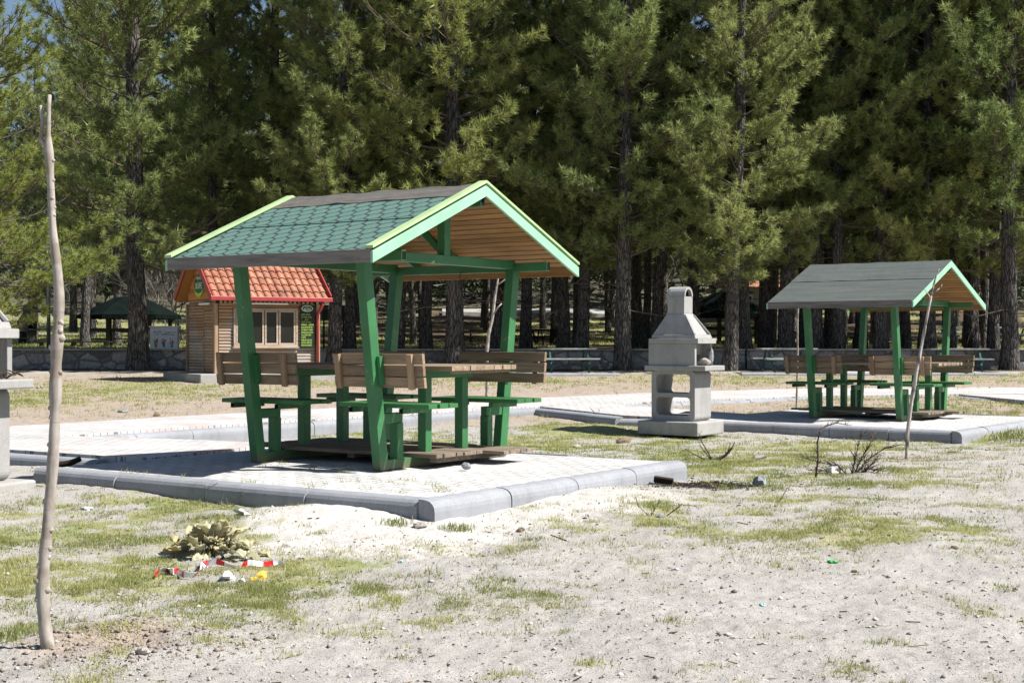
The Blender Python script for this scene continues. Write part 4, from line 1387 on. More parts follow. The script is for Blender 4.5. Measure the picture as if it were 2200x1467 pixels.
# rules sign among the trunks right of the kiosk
r = empty('notice_sign', put(714, 49.5, 1.0), .05); tag(r, 'dark notice board with yellow lines and round symbols right of the kiosk', 'sign')
mb = MB(); mb.span((-.36, -.02, 1.05), (.44, .02, 1.58)); bd = mb.build('board', MAT['signdark'], r)
MAT['dullyellow'] = m_plain('dull_yellow_letters', (.30, .26, .03), .7, .2, .1)
for k in range(5):
    a, b = (-.16 + .03 * (k % 2), .30 - .05 * (k % 3))
    mb = MB(); x = a
    while x < b:
        w_ = random.uniform(.03, .07); mb.span((x, -.024, 1.13 + k * .052), (x + w_, -.0205, 1.152 + k * .052)); x += w_ + .015
    mb.build('printed_line', MAT['dullyellow'], r)
for x in (-.10, .10, .27):
    mb = MB(); ring = []
    n = 14
    vs = []; 
    for R_ in (.062, .04):
        for y in (-.024, -.0205):
            vs += [(x + R_ * math.cos(2 * PI * k / n), y, 1.485 + R_ * math.sin(2 * PI * k / n)) for k in range(n)]
    fs = []
    for k in range(n):
        j = (k + 1) % n
        fs += [(k, j, 2 * n + j, 2 * n + k), (k, n + k, n + j, j), (2 * n + k, 2 * n + j, 3 * n + j, 3 * n + k)]
    mb._add(vs, fs); mb.build('round_symbol', MAT['textwhite'], r)
for s in (-.3, .38):
    mb = MB(); mb.span((s - .03, .021, 0), (s + .03, .07, 1.55)); mb.build('post', MAT['darkwood'], r)

# roofed notice board behind the farther shelter
r = empty('notice_stand', put(1915, 53, 1.02), .1); tag(r, 'roofed wooden notice stand with grey panel behind the farther shelter', 'notice stand')
for s in (-.52, .52):
    mb = MB(); mb.span((s - .06, -.06, 0), (s + .06, .06, 1.72)); mb.build('post', MAT['darkwood'], r)
MAT['greyboard'] = m_plain('grey_board_panel', (.13, .115, .11), .8, .2, .2, 3)
mb = MB(); mb.span((-.455, -.03, .35), (.455, .03, 1.45)); mb.build('panel', MAT['greyboard'], r, bevel=.01)
mb = MB()
mb.hexa([(-.8, -.55, 1.66), (.8, -.55, 1.66), (.8, 0, 1.98), (-.8, 0, 1.98), (-.8, -.55, 1.70), (.8, -.55, 1.70), (.8, 0, 2.02), (-.8, 0, 2.02)])
mb.hexa([(-.8, .55, 1.66), (.8, .55, 1.66), (.8, .002, 1.98), (-.8, .002, 1.98), (-.8, .55, 1.70), (.8, .55, 1.70), (.8, .002, 2.02), (-.8, .002, 2.02)])
mb.build('roof', MAT['dirtywhite'], r)

# white building far behind the right hand trunks
r = empty('building', put(1665, 104, 2.6), .1); tag(r, 'white walled low building far behind the trunks left of the farther shelter', 'building')
mb = MB(); mb.span((-3.4, 0, 0), (2.6, 5, 2.6)); mb.build('wall', MAT['dirtywhite'], r)
mb = MB(); mb.hexa([(-3.8, -.4, 2.6), (3.0, -.4, 2.6), (3.0, 5.4, 2.6), (-3.8, 5.4, 2.6), (-3.0, 2.2, 3.9), (2.2, 2.2, 3.9), (2.2, 2.8, 3.9), (-3.0, 2.8, 3.9)]); mb.build('roof', MAT['tiles'], r)
for x in (-2.2, -.2, 1.5):
    mb = MB(); mb.span((x - .5, -.06, .9), (x + .5, -.002, 2.0)); w_ = mb.build('window', MAT['white'], r)
    mb = MB(); mb.span((x - .42, -.07, .98), (x + .42, -.061, 1.92)); mb.build('pane', MAT['glass'], w_)
strip('path', [put(950, 95, 0)[:2], put(1480, 98, 0)[:2], put(1480, 100.5, 0)[:2], put(950, 97.3, 0)[:2]], [G(*put(950, 95, 0)[:2]) + .25, G(*put(1480, 98, 0)[:2]) + .25, G(*put(1480, 100.5, 0)[:2]) + .3, G(*put(950, 97.3, 0)[:2]) + .3], .6, 'slabcon', 'pale track crossing the slope far behind the pines')

# ------------------------------------------------------------------ pines
def nrm(a):
    return a / np.maximum(np.linalg.norm(a, axis=-1, keepdims=True), 1e-9)

class Wood:
    """collects thin tapered twigs as 3/4-sided tubes, vectorised at the end"""
    def __init__(self): self.V = []; self.F = []; self.n = 0
    def add(self, pts, rad, sides=4):
        pts = np.asarray(pts, float); m = len(pts)
        d = np.gradient(pts, axis=0); d = nrm(d)
        ref = np.array([0.3, .2, 1.0]) if abs(d[0, 2]) < .9 else np.array([1.0, .1, 0])
        a = nrm(np.cross(d, ref)); b = np.cross(d, a)
        t = np.arange(sides) * 2 * PI / sides
        ring = pts[:, None, :] + (a[:, None, :] * np.cos(t)[None, :, None] + b[:, None, :] * np.sin(t)[None, :, None]) * np.asarray(rad)[:, None, None]
        self.V.append(ring.reshape(-1, 3))
        i = np.arange(m - 1)[:, None] * sides; k = np.arange(sides)[None, :]
        q = np.stack([i + k, i + (k + 1) % sides, i + sides + (k + 1) % sides, i + sides + k], -1).reshape(-1, 4) + self.n
        self.F.append(q); self.n += m * sides
    def mesh(self, name, smooth_shade=True):
        return np_mesh(name, np.concatenate(self.V), np.concatenate(self.F), None, smooth_shade)

def needles(rng, P, D, n, length, width, tone=0, spread=(12, 80)):
    """P (k,3) tuft bases, D (k,3) tuft axes -> triangle soup"""
    k = len(P)
    D = nrm(D)
    ref = np.where(np.abs(D[:, 2:3]) < .9, np.array([[0, 0, 1.0]]), np.array([[1.0, 0, 0]]))
    A = nrm(np.cross(D, ref)); B = np.cross(D, A)
    phi = np.radians(rng.uniform(spread[0], spread[1], (k, n)))
    th = rng.uniform(0, 2 * PI, (k, n))
    L = length * rng.uniform(.65, 1.15, (k, n)) * rng.uniform(.8, 1.2, (k, 1))
    dirs = D[:, None] * np.cos(phi)[..., None] + (A[:, None] * np.cos(th)[..., None] + B[:, None] * np.sin(th)[..., None]) * np.sin(phi)[..., None]
    base = P[:, None] - D[:, None] * (rng.uniform(0, .8, (k, n)) * length)[..., None]
    tip = base + dirs * L[..., None]
    tip[..., 2] -= .10 * L
    side = nrm(np.cross(dirs, rng.normal(size=(k, n, 3)))) * (width * .5)
    V = np.stack([base - side, base + side, tip + side * .25], 2).reshape(-1, 3)
    F = np.arange(len(V)).reshape(-1, 3)
    shade = np.clip(rng.uniform(.05, .95, (k, 1)) + np.reshape(tone, (-1, 1)) + rng.normal(0, .16, (k, n)), 0, 1)
    var = np.repeat(shade.reshape(-1), 3)
    return V, F, var

def pine_variant(seed, H, zc, R, r0, lean=(0, 0), per=28, nl=.20, nw=.016, wh=.46, dead=16, dens=1.0, crown_base=1.0):
    rng = np.random.default_rng(seed)
    # trunk
    n = 16; zs_ = np.linspace(0, 1, n) ** 1.15 * H
    wob = np.cumsum(rng.normal(0, .035, (n, 2)), 0)
    def axis(z):
        t = np.clip(z / H, 0, 1)
        return np.array([np.interp(z, zs_, wob[:, 0]) + lean[0] * (1 - (1 - t) ** 2) * H, np.interp(z, zs_, wob[:, 1]) + lean[1] * (1 - (1 - t) ** 2) * H, z])
    sides = 14
    V = []; F = []
    for i, z in enumerate(zs_):
        c = axis(z); t = z / H
        rad = r0 * (1 - t) ** .75 * .92 + .02 + r0 * .38 * math.exp(-z / .28)
        for k in range(sides):
            a = 2 * PI * k / sides
            rr = rad * (1 + .06 * rng.normal() + (.10 * math.sin(3 * a + seed) * math.exp(-z / .4)))
            V.append((c[0] + rr * math.cos(a), c[1] + rr * math.sin(a), z - (.35 if i == 0 else 0)))
    for i in range(n - 1):
        for k in range(sides):
            F.append((i * sides + k, i * sides + (k + 1) % sides, (i + 1) * sides + (k + 1) % sides, (i + 1) * sides + k))
    trunk = np_mesh('trunk', V, F, None, True)
    wood = Wood(); TP = []; TD = []; TT = []
    z = zc
    while z < H - .25:
        t = (z - zc) / (H - zc)
        prof = min(1.0, .62 * crown_base + 1.5 * t) * (1 - t) ** .5 * (.86 + .28 * math.sin(z * 1.9 + seed) * math.sin(z * .73 + seed * 2))
        nb = rng.integers(4, 7)
        a0 = rng.uniform(0, 2 * PI)
        for b in range(nb):
            az = a0 + 2 * PI * b / nb + rng.normal(0, .3)
            L = R * prof * rng.uniform(.50, 1.22) + .25
            el = math.radians(rng.uniform(-4, 18) + 38 * t)
            bare = rng.random() < .10
            tone = rng.normal(0, .16)
            s = np.linspace(0, 1, 7)
            hd = np.array([math.cos(az), math.sin(az), 0])
            bend = rng.normal(0, .10)
            sd = np.array([-hd[1], hd[0], 0])
            droop = rng.uniform(.02, .16) * (1 - t)
            pts = axis(z)[None] + hd[None] * (L * s * math.cos(el))[:, None] + sd[None] * (bend * L * s ** 2)[:, None]
            pts[:, 2] += L * (s * math.sin(el) - droop * 4 * s * (1 - s) * .5 + .10 * s ** 3)
            rb = .012 + .016 * L / 2.5
            wood.add(pts, rb * (1 - .8 * s), 5)
            # side twigs
            m = max(2, int(L / .27 * dens))
            for j in range(m):
                sj = .24 + .76 * (j + rng.uniform(0, .8)) / m
                if sj > 1: sj = 1
                q = np.array([np.interp(sj, s, pts[:, c]) for c in range(3)])
                td = pts[min(6, int(sj * 6) + 1)] - pts[max(0, int(sj * 6) - 1)]
                td /= np.linalg.norm(td)
                sg = 1 if (j % 2 == 0) else -1
                an = sg * math.radians(rng.uniform(28, 68)) * (1 - .5 * sj)
                ca, sa = math.cos(an), math.sin(an)
                d = np.array([td[0] * ca - td[1] * sa, td[0] * sa + td[1] * ca, td[2] + rng.uniform(-.05, .45)])
                d /= np.linalg.norm(d)
                tl = (.20 + .30 * L * (1.12 - sj)) * rng.uniform(.6, 1.1)
                up = np.array([0, 0, tl * .22])
                tw = np.stack([q, q + d * tl * .5, q + d * tl + up])
                wood.add(tw, [rb * .42, rb * .3, .005], 3)
                k = 0 if bare else max(2, int(tl / .15))
                for h in range(k):
                    f = 1 - h / max(k, 1) * .75
                    pt = q + d * tl * f + up * f * f
                    dd = d + np.array([0, 0, .35]) + rng.normal(0, .28, 3)
                    if h > 0:
                        off = rng.normal(0, .085, 3); pt = pt + off
                    TP.append(pt); TD.append(dd); TT.append(tone)
            if bare: continue
            TT.append(tone + .1); TP.append(pts[-1]); TD.append(pts[-1] - pts[-2] + np.array([0, 0, .05]))
        z += wh * rng.uniform(.7, 1.25)
    TT.append(0); TP.append(axis(H - .1)); TD.append(np.array([0, 0, 1.0]))
    # dead grey lower limbs
    for i in range(dead):
        z = rng.uniform(zc * .55, zc + (H - zc) * .45)
        az = rng.uniform(0, 2 * PI); L = rng.uniform(.6, R * .8)
        s = np.linspace(0, 1, 6)
        hd = np.array([math.cos(az), math.sin(az), 0])
        pts = axis(z)[None] + hd[None] * (L * s)[:, None] + np.cumsum(rng.normal(0, .05, (6, 3)), 0) * L * .5
        pts[:, 2] += L * (-.12 * s + .1 * s ** 2)
        wood.add(pts, .017 * (1 - .8 * s), 4)
        for j in range(rng.integers(3, 8)):
            q = pts[rng.integers(1, 6)]
            d = hd * .6 + rng.normal(0, .6, 3); d /= np.linalg.norm(d)
            l = L * rng.uniform(.15, .45)
            w_ = np.stack([q, q + d * l * .5 + rng.normal(0, .03, 3), q + d * l + rng.normal(0, .06, 3)])
            wood.add(w_, [.008, .005, .003], 3)
    br = wood.mesh('branches')
    V, F, var = needles(rng, np.array(TP), np.array(TD), per, nl, nw, np.array(TT))
    nd = np_mesh('needle_foliage', V, F, {'var': var})
    return trunk, br, nd

VAR = {}
def make_variants():
    VAR['a'] = pine_variant(1, 19.5, 2.9, 3.2, .235, per=34, nl=.225, nw=.021, wh=.46, crown_base=1.35, dens=1.25)
    VAR['b'] = pine_variant(2, 21.0, 3.8, 2.8, .195, per=34, nl=.225, nw=.021, wh=.48, crown_base=1.3, dens=1.25)
    VAR['c'] = pine_variant(3, 18.5, 2.6, 3.6, .26, per=34, nl=.225, nw=.021, wh=.48, crown_base=1.4, dens=1.3)
    VAR['d'] = pine_variant(4, 20, 4.6, 2.7, .20, per=32, nl=.225, nw=.021, dead=22, wh=.5)
    VAR['e'] = pine_variant(5, 17.0, 5.2, 2.5, .19, per=32, nl=.225, nw=.021, dead=20, wh=.6)
    VAR['l'] = pine_variant(6, 19.0, 2.9, 3.2, .225, lean=(-.028, 0), per=34, nl=.225, nw=.021, wh=.46, crown_base=1.35, dens=1.25)
    VAR['y'] = pine_variant(15, 13.5, 4.0, 2.9, .16, per=34, nl=.225, nw=.021, wh=.44, crown_base=1.4, dead=12, dens=1.2)
    VAR['w'] = pine_variant(9, 11.0, 1.5, 3.5, .20, per=38, nl=.20, nw=.017, dens=1.25, dead=14, wh=.42, crown_base=1.3)
    for tr, br, nd in VAR.values():
        tr.materials.append(MAT['bark']); br.materials.append(MAT['twig']); nd.materials.append(MAT['needles'])
    VAR['w'][2].materials[0] = MAT['needles_bright']
make_variants()

def pine(var, x, y, s=1.0, rz=0.0, label='', group=None, z=None, sz=None):
    tr, br, nd = VAR[var]
    z = G(x, y) if z is None else z
    r = empty('pine_tree', (x, y, z - .03), rz); r.scale = (s, s, sz or s)
    tag(r, label, 'pine tree', group)
    for me, nm in ((tr, 'trunk'), (br, 'branches'), (nd, 'needle_foliage')):
        o = bpy.data.objects.new(nm, me); COL.objects.link(o); o.parent = r
    return r

def px_x(px, Y): return (px - CX) / FPX * Y

# the near rows: placed where their trunks stand in the photo
NEAR = [
    ('c', 292, 45.0, 1.18, 'broad pine with thick dark trunk left of the kiosk, between two wall ends'),
    ('w', -25, 36.5, 1.0, 'bright green low branched pine reaching in from the left edge'),
    ('l', 712, 44.9, .98, 'leaning pine with grey bark directly right of the kiosk drainpipe'),
    ('b', 748, 47.5, 1.0, 'slim dark pine behind the notice board right of the kiosk'),
    ('l', 852, 46.9, 1.05, 'leaning pine seen between the two right hand posts of the nearer shelter'),
    ('b', 918, 48.0, 1.0, 'straight dark pine left of the thick pine behind the nearer shelter'),
    ('a', 976, 44.7, 1.22, 'thick pine with sunlit flaking bark behind the middle of the nearer shelter'),
    ('d', 1130, 49.0, 1.0, 'slim pine right of the nearer shelter rear post'),
    ('d', 1210, 48.0, 1.05, 'slim upright pine behind the pale table, left of two'),
    ('l', 1246, 46.8, .95, 'leaning pine behind the pale table, right of two'),
    ('a', 1338, 44.6, 1.10, 'stout leaning pine left of the pale barbecue'),
    ('l', 1566, 44.4, 1.0, 'stout leaning pine right of the pale barbecue'),
    ('b', 1604, 47.2, .95, 'pine with a sunlit bark edge left of the farther shelter roof end'),
    ('a', 1642, 49.0, 1.0, 'dark pine behind the left end of the grey felt roof'),
    ('c', 1688, 47.3, 1.02, 'tall pine above the left end of the grey felt roof'),
    ('d', 1752, 47.5, 1.1, 'slim pine between the two left posts of the farther shelter'),
    ('b', 1778, 50.5, 1.05, 'reddish pine trunk behind the farther shelter, just right of its left post'),
    ('b', 1803, 47.0, 1.0, 'straight grey pine behind the farther shelter, left of its rear post'),
    ('a', 1890, 46.9, .95, 'pine left of the roofed notice stand'),
    ('c', 1988, 47.0, 1.0, 'pine right of the roofed notice stand'),
    ('a', 2088, 49.0, 1.08, 'broad pine just right of the farther shelter rear post'),
    ('b', 2112, 52.0, 1.0, 'dark slender pine beyond the right gable of the farther shelter'),
    ('a', 2172, 45.0, 1.12, 'stout pine by the wall at the right edge'),
    ('y', 185, 58.0, 1.15, 'slender pine behind the dark gazebo, left of the big trunk'),
    ('b', 248, 64.0, 1.0, 'tall distant pine seen over the dark gazebo roof'),
    ('y', 452, 48.2, 1.15, 'pine rising directly behind the kiosk roof, left of two'),
    ('b', 590, 48.8, 1.0, 'pine rising directly behind the kiosk roof, right of two'),
    ('y', 1062, 47.6, 1.1, 'low branched pine behind the thin dead sapling of the nearer shelter'),
    ('y', 1412, 48.5, 1.15, 'low branched pine behind the pale barbecue flue'),
    ('d', 1492, 49.5, .95, 'slim pine just right of the pale barbecue hood'),
    ('y', 1722, 49.0, 1.2, 'low branched pine over the middle of the grey felt roof'),
    ('d', 1848, 48.6, 1.0, 'slim pine over the right half of the grey felt roof'),
    ('y', 1940, 49.4, 1.2, 'low branched pine behind the roofed notice stand'),
    ('y', 2042, 48.2, 1.1, 'low branched pine behind the gable of the farther shelter'),
    ('e', 2136, 47.6, 1.0, 'slim pine second from the right edge'),
    ('c', 2262, 46.5, 1.05, 'pine leaning in from beyond the right edge'),
]
for i, (v, px, Y, s, lab) in enumerate(NEAR):
    pine(v, px_x(px, Y), Y, s, i * 2.399 if v != 'l' else PI + .3 * math.sin(i), lab, 'pines along the stone wall', sz=s * (1.12 if v in 'aceb' else 1.0))

# the stand behind: every trunk a tree of its own
rs = random.Random(21)
spots = []
def ok(x, y, dmin):
    for (a, b) in spots:
        if (a - x) ** 2 + (b - y) ** 2 < dmin * dmin: return False
    return True
for v, px, Y, s, lab in NEAR: spots.append((px_x(px, Y), Y))
DEEP = []
tries = 0
while len(DEEP) < 84 and tries < 9000:
    tries += 1
    y = rs.uniform(50, 96)
    x = rs.uniform(-.44, .44) * y
    px = CX + FPX * x / y
    # open slope on the left, clear views towards the gazebos
    if px < 420 and rs.random() < .80: continue
    if px < 420 and y < 62: continue
    if 1480 < px < 1640 and 57 < y < 70: continue
    if abs(px - 1915) < 45 and y < 54: continue
    if not ok(x, y, 2.5 + (y - 50) * .02): continue
    spots.append((x, y)); DEEP.append((x, y))
for i, (x, y) in enumerate(DEEP):
    px = CX + FPX * x / y
    side = 'left' if px < 750 else ('middle' if px < 1450 else 'right')
    depth = 'second row' if y < 62 else ('mid stand' if y < 78 else 'far back')
    lab = {('left'): 'dark pine standing behind the kiosk and the left gazebo', 'middle': 'dark pine in the shaded stand behind the nearer shelter', 'right': 'dark pine in the shaded stand behind the farther shelter'}[side]
    lab = {'second row': 'tall ', 'mid stand': 'slender ', 'far back': 'distant '}[depth] + lab
    pine(rs.choice('abbdyyeye'), x, y, rs.uniform(.85, 1.12), rs.uniform(0, 6.28), lab, depth + ' of pines, ' + side)

# bare grey brush and thin leafless trees on the left slope
def bare_variant(seed, H, spread, levels=4, r=.05, kids=4):
    rng = np.random.default_rng(seed); w_ = Wood()
    def grow(p, d, L, r, lev):
        s = np.linspace(0, 1, 4)
        pts = p[None] + d[None] * (L * s)[:, None] + np.cumsum(rng.normal(0, .06 * L, (4, 3)), 0)
        pts[0] = p
        w_.add(pts, r * (1 - .55 * s), 4 if lev > 1 else 3)
        if lev == 0: return
        for k in range(kids if lev < levels else kids + 2):
            f = rng.uniform(.3, 1.0)
            q = np.array([np.interp(f, s, pts[:, c]) for c in range(3)])
            dd = d + rng.normal(0, spread, 3) + np.array([0, 0, .25]); dd /= np.linalg.norm(dd)
            grow(q, dd, L * rng.uniform(.45, .72), r * .5, lev - 1)
    grow(np.array([0, 0, -.1]), np.array([0, 0, 1.0]), H * .5, r, levels)
    return w_.mesh('bare_crown')
BV = [bare_variant(11, 5.5, .55), bare_variant(12, 4.5, .7), bare_variant(13, 6.5, .5, 4, .06), bare_variant(14, 2.4, .9, 4, .02, 5)]
for b in BV: b.materials.append(MAT['brush'])
for i in range(46):
    y = rs.uniform(62, 112); x = rs.uniform(-.43, -.215) * y
    if i > 36: x = rs.uniform(-.2, .3) * y
    v = rs.randrange(4)
    o = bpy.data.objects.new('bare_tree' if v != 3 else 'bare_shrub', BV[v]); COL.objects.link(o)
    o.location = (x, y, G(x, y)); o.rotation_euler = (0, 0, rs.uniform(0, 6.28)); s = rs.uniform(.8, 1.5); o.scale = (s, s, s)
    if v == 3: tag(o, 'low leafless grey shrub on the grassy slope behind the wall', 'shrub', 'leafless shrubs on the slope')
    elif i > 36: tag(o, 'thin leafless grey tree deep among the pine trunks', 'bare tree', 'leafless trees among the pines')
    else: tag(o, 'thin leafless grey tree on the slope behind the left gazebo', 'bare tree', 'leafless trees on the left slope')

# the wooded hill far behind reads as one mass
def far_wood():
    rng = np.random.default_rng(5)
    Vs = []; Fs = []; va = []; n = 0
    N = 1900
    y = rng.uniform(100, 235, N); x = rng.uniform(-.72, .62, N) * y
    keep = (x / y > -.30) | (rng.random(N) < .8)
    x, y = x[keep], y[keep]
    z = ground_full(x, y)
    for i in range(len(x)):
        H = rng.uniform(6.5, 11); R = rng.uniform(1.6, 2.6)
        k = 260
        t = rng.random(k) ** .8
        a = rng.uniform(0, 2 * PI, k); rr = R * (1 - t) ** .7 * np.sqrt(rng.random(k)) * 1.05
        P = np.stack([x[i] + rr * np.cos(a), y[i] + rr * np.sin(a), z[i] + 1.2 + t * (H - 1.2)], 1)
        sz = rng.uniform(.30, .62, (k, 1))
        d1 = nrm(rng.normal(size=(k, 3))) * sz; d2 = nrm(rng.normal(size=(k, 3))) * sz * .5
        V = np.stack([P - d1, P + d1, P + d2], 1).reshape(-1, 3)
        Vs.append(V); Fs.append(np.arange(k * 3).reshape(-1, 3) + n); n += k * 3
        va.append(np.repeat(np.clip(rng.uniform(.1, .8) + rng.normal(0, .12, k), 0, 1), 3))
    me = np_mesh('far_wood', np.concatenate(Vs), np.concatenate(Fs), {'var': np.concatenate(va)})
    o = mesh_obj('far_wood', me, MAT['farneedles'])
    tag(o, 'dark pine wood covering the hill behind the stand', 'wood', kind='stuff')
far_wood()

# ------------------------------------------------------------------ young trees planted in front
MAT['saplingdark'] = m_bark('grey_sapling_bark', (.34, .30, .27), (.52, .48, .44), 1.0)
def knotty(name, pts_px, D, widths_px, label, knobs, mat='sapling', n=12, seed=3, extra=()):
    """a lopped young trunk: pixel polyline at depth D"""
    rs = random.Random(seed)
    base = at_g(*pts_px[0]); D = base.y
    P = [at_y(p[0], p[1], D) for p in pts_px]
    # resample
    Q = []; R = []
    for i in range(len(P) - 1):
        k = max(2, int((P[i + 1] - P[i]).length / .035))
        for j in range(k):
            f = j / k
            Q.append(P[i].lerp(P[i + 1], f)); R.append((widths_px[i] * (1 - f) + widths_px[i + 1] * f) / 2 / FPX * D)
    Q.append(P[-1]); R.append(widths_px[-1] / 2 / FPX * D)
    # smooth the centre line, bury the foot
    for _ in range(3):
        Q = [Q[0]] + [(Q[i - 1] + Q[i] * 2 + Q[i + 1]) / 4 for i in range(1, len(Q) - 1)] + [Q[-1]]
    Q[0] = Q[0] - Vector((0, 0, .05))
    off = 0
    for i in range(1, len(Q) - 1):
        Q[i] = Q[i] + Vector((0, .012 * math.sin(i * .11 + seed), 0))
    R2 = [r * (1 + .05 * math.sin(i * 1.3) + rs.uniform(-.035, .035)) for i, r in enumerate(R)]
    for kb in range(knobs):
        c = rs.randrange(6, len(Q) - 4)
        for d in (-1, 0, 1): R2[c + d] *= 1.10 if d == 0 else 1.05
    mb = MB(); mb.tube([q - base for q in Q], R2, n, var=.5)
    for kb in range(knobs):
        c = rs.randrange(5, len(Q) - 4)
        r_ = R2[c]
        a = rs.choice((0.1, 3.0, -.3, 3.4)) + rs.uniform(-.7, .7)
        d = Vector((math.cos(a), -abs(math.sin(a)) * .8, rs.uniform(.05, .5))).normalized()
        p0 = Q[c] - base + d * r_ * .55
        mb.tube([p0, p0 + d * r_ * rs.uniform(.45, .62), p0 + d * r_ * rs.uniform(.64, .80)], [r_ * .62, r_ * .46, r_ * .22], 8, var=.5)
    for ex in extra:
        E_ = [at_y(p[0], p[1], D) - base for p in ex[0]]
        mb.tube(E_, [w_ / 2 / FPX * D for w_ in ex[1]], 8, var=.5)
    o = mb.build(name, MAT[mat], smooth_shade=True); o.location = base
    tag(o, label, 'young tree', 'lopped young trees')
    return o

knotty('lopped_sapling',
       [(106, 1397), (97, 1340), (92, 1270), (95, 1200), (103, 1120), (109, 1040), (114, 960), (117, 880), (118, 800), (122, 730), (127, 660), (128, 610), (121, 560), (115, 500), (112, 430), (110, 370), (107, 325), (104, 290), (107, 245), (107, 205)],
       6.1, [29, 27, 24, 23, 23, 22, 22, 21, 21, 21, 20, 19, 18, 16, 15, 14, 15, 10, 9, 8],
       'pale knotty lopped sapling with forked top at the left front', 34, seed=5,
       extra=[([(104, 322), (95, 308), (87, 300), (90, 280), (92, 262), (89, 245), (88, 227)], [12, 12, 11, 9, 9, 8, 8])])
knotty('lopped_sapling', [(1949, 987), (1950, 930), (1957, 870), (1968, 800), (1980, 740), (1990, 690), (2000, 640), (2008, 605), (2018, 577)],
       15.9, [8.5, 8, 7.5, 7, 6.5, 6, 5, 3.6, 2.2],
       'thin leaning grey sapling before the farther shelter', 22, seed=8, n=8, mat='saplingdark',
       extra=[([(2003, 632), (2013, 624), (2021, 618), (2024, 611)], [3.5, 3.2, 2.8, 2.0]), ([(2000, 641), (1992, 629), (1985, 619)], [2.5, 2.0, 1.6])])
knotty('lopped_sapling', [(1046, 852), (1047, 800), (1046, 760), (1050, 715), (1058, 685), (1063, 640), (1069, 605), (1073, 580)],
       33, [7, 7, 7, 7, 6, 6, 4, 3], 'crooked white sapling seen under the nearer shelter roof', 10, seed=2, n=8,
       extra=[([(1060, 675), (1070, 660), (1078, 652)], [4, 3, 2.5]), ([(1068, 612), (1082, 603), (1092, 596)], [3.5, 3, 2])])
knotty('lopped_sapling', [(1711, 880), (1713, 820), (1714, 760), (1713, 690), (1716, 640)], 25, [4.5, 4.5, 4, 4, 3], 'straight white sapling behind the left post of the farther shelter', 8, seed=12, n=8)

# ------------------------------------------------------------------ grass, gravel and litter
def on_ground(x, y): return ground_full(x, y)

def grass():
    rng = np.random.default_rng(8)
    Vs = []; Fs = []; va = []; n0 = 0
    def scatter(N, y0, y1, amax, h, w, k, floor):
        nonlocal n0
        # depth weighted towards the camera
        u = rng.random(N)
        y = 1 / (1 / y0 + u * (1 / y1 - 1 / y0))
        x = rng.uniform(-amax, amax, N) * y
        m = grass_mask(x, y)
        cl = fbm(x * 6.5, y * 6.5, 55, 3)
        p = m * (.25 + 1.5 * smooth(.42, .62, cl)) + floor * smooth(.66, .72, fbm(x * 2.6, y * 2.6, 91, 3)) * smooth(.45, .6, cl) * 1.6
        p = p * (1 - .8 * zval(CREAM, x, y)) 
        keep = rng.random(N) < np.clip(p, 0, 1)
        # nothing grows through the paving
        for O_, T_, u0, u1, v0, v1 in ((S1, T1, -1.98, 2.5, -2.45, 1.48), (S2, T2, -2.4, 2.35, -2.66, 1.8)):
            c, s = math.cos(T_), math.sin(T_)
            uu = (x - O_.x) * c + (y - O_.y) * s; vv = -(x - O_.x) * s + (y - O_.y) * c
            keep &= ~((uu > u0) & (uu < u1) & (vv > v0) & (vv < v1))
        x, y, m, cl = x[keep], y[keep], m[keep], cl[keep]
        z = on_ground(x, y)
        K = len(x)
        bx = (x[:, None] + rng.normal(0, .022, (K, k)) * (1 + y[:, None] * .03)); by = (y[:, None] + rng.normal(0, .022, (K, k)) * (1 + y[:, None] * .03))
        bz = np.repeat(z[:, None], k, 1)
        a = rng.uniform(0, 2 * PI, (K, k)); tilt = rng.uniform(.15, 1.25, (K, k))
        hh = h * rng.uniform(.4, 1.25, (K, k)) * (1 + .9 * smooth(.6, .75, cl))[:, None]
        ww = w * (1 + y * .045)[:, None] * rng.uniform(.7, 1.3, (K, k))
        base = np.stack([bx, by, bz - .006], -1)
        tip = base + np.stack([np.cos(a) * np.sin(tilt) * hh, np.sin(a) * np.sin(tilt) * hh, np.cos(tilt) * hh + .006], -1)
        b2 = rng.uniform(0, 2 * PI, (K, k))
        sd = np.stack([np.cos(b2) * ww, np.sin(b2) * ww, 0 * ww], -1) * .5
        V = np.stack([base - sd, base + sd, tip], 2).reshape(-1, 3)
        Vs.append(V); Fs.append(np.arange(len(V)).reshape(-1, 3) + n0); n0 += len(V)
        patch = fbm(x * 1.4, y * 1.4, 63, 3)
        sh = np.clip((.62 - .95 * smooth(.38, .62, patch))[:, None] + rng.normal(0, .22, (K, k)) + .35, 0, 1)
        va.append(np.repeat(sh.reshape(-1), 3))
    scatter(260000, 5.2, 13, .42, .021, .0040, 4, .16)
    scatter(200000, 12, 26, .42, .027, .0048, 4, .10)
    scatter(90000, 24, 46, .42, .05, .006, 4, .03)
    scatter(60000, 48, 95, .42, .10, .012, 4, 0)
    me = np_mesh('grass', np.concatenate(Vs), np.concatenate(Fs), {'var': np.concatenate(va)})
    o = mesh_obj('grass', me, MAT['grass']); tag(o, 'short patchy spring grass on the sandy ground', 'grass', kind='stuff')
grass()

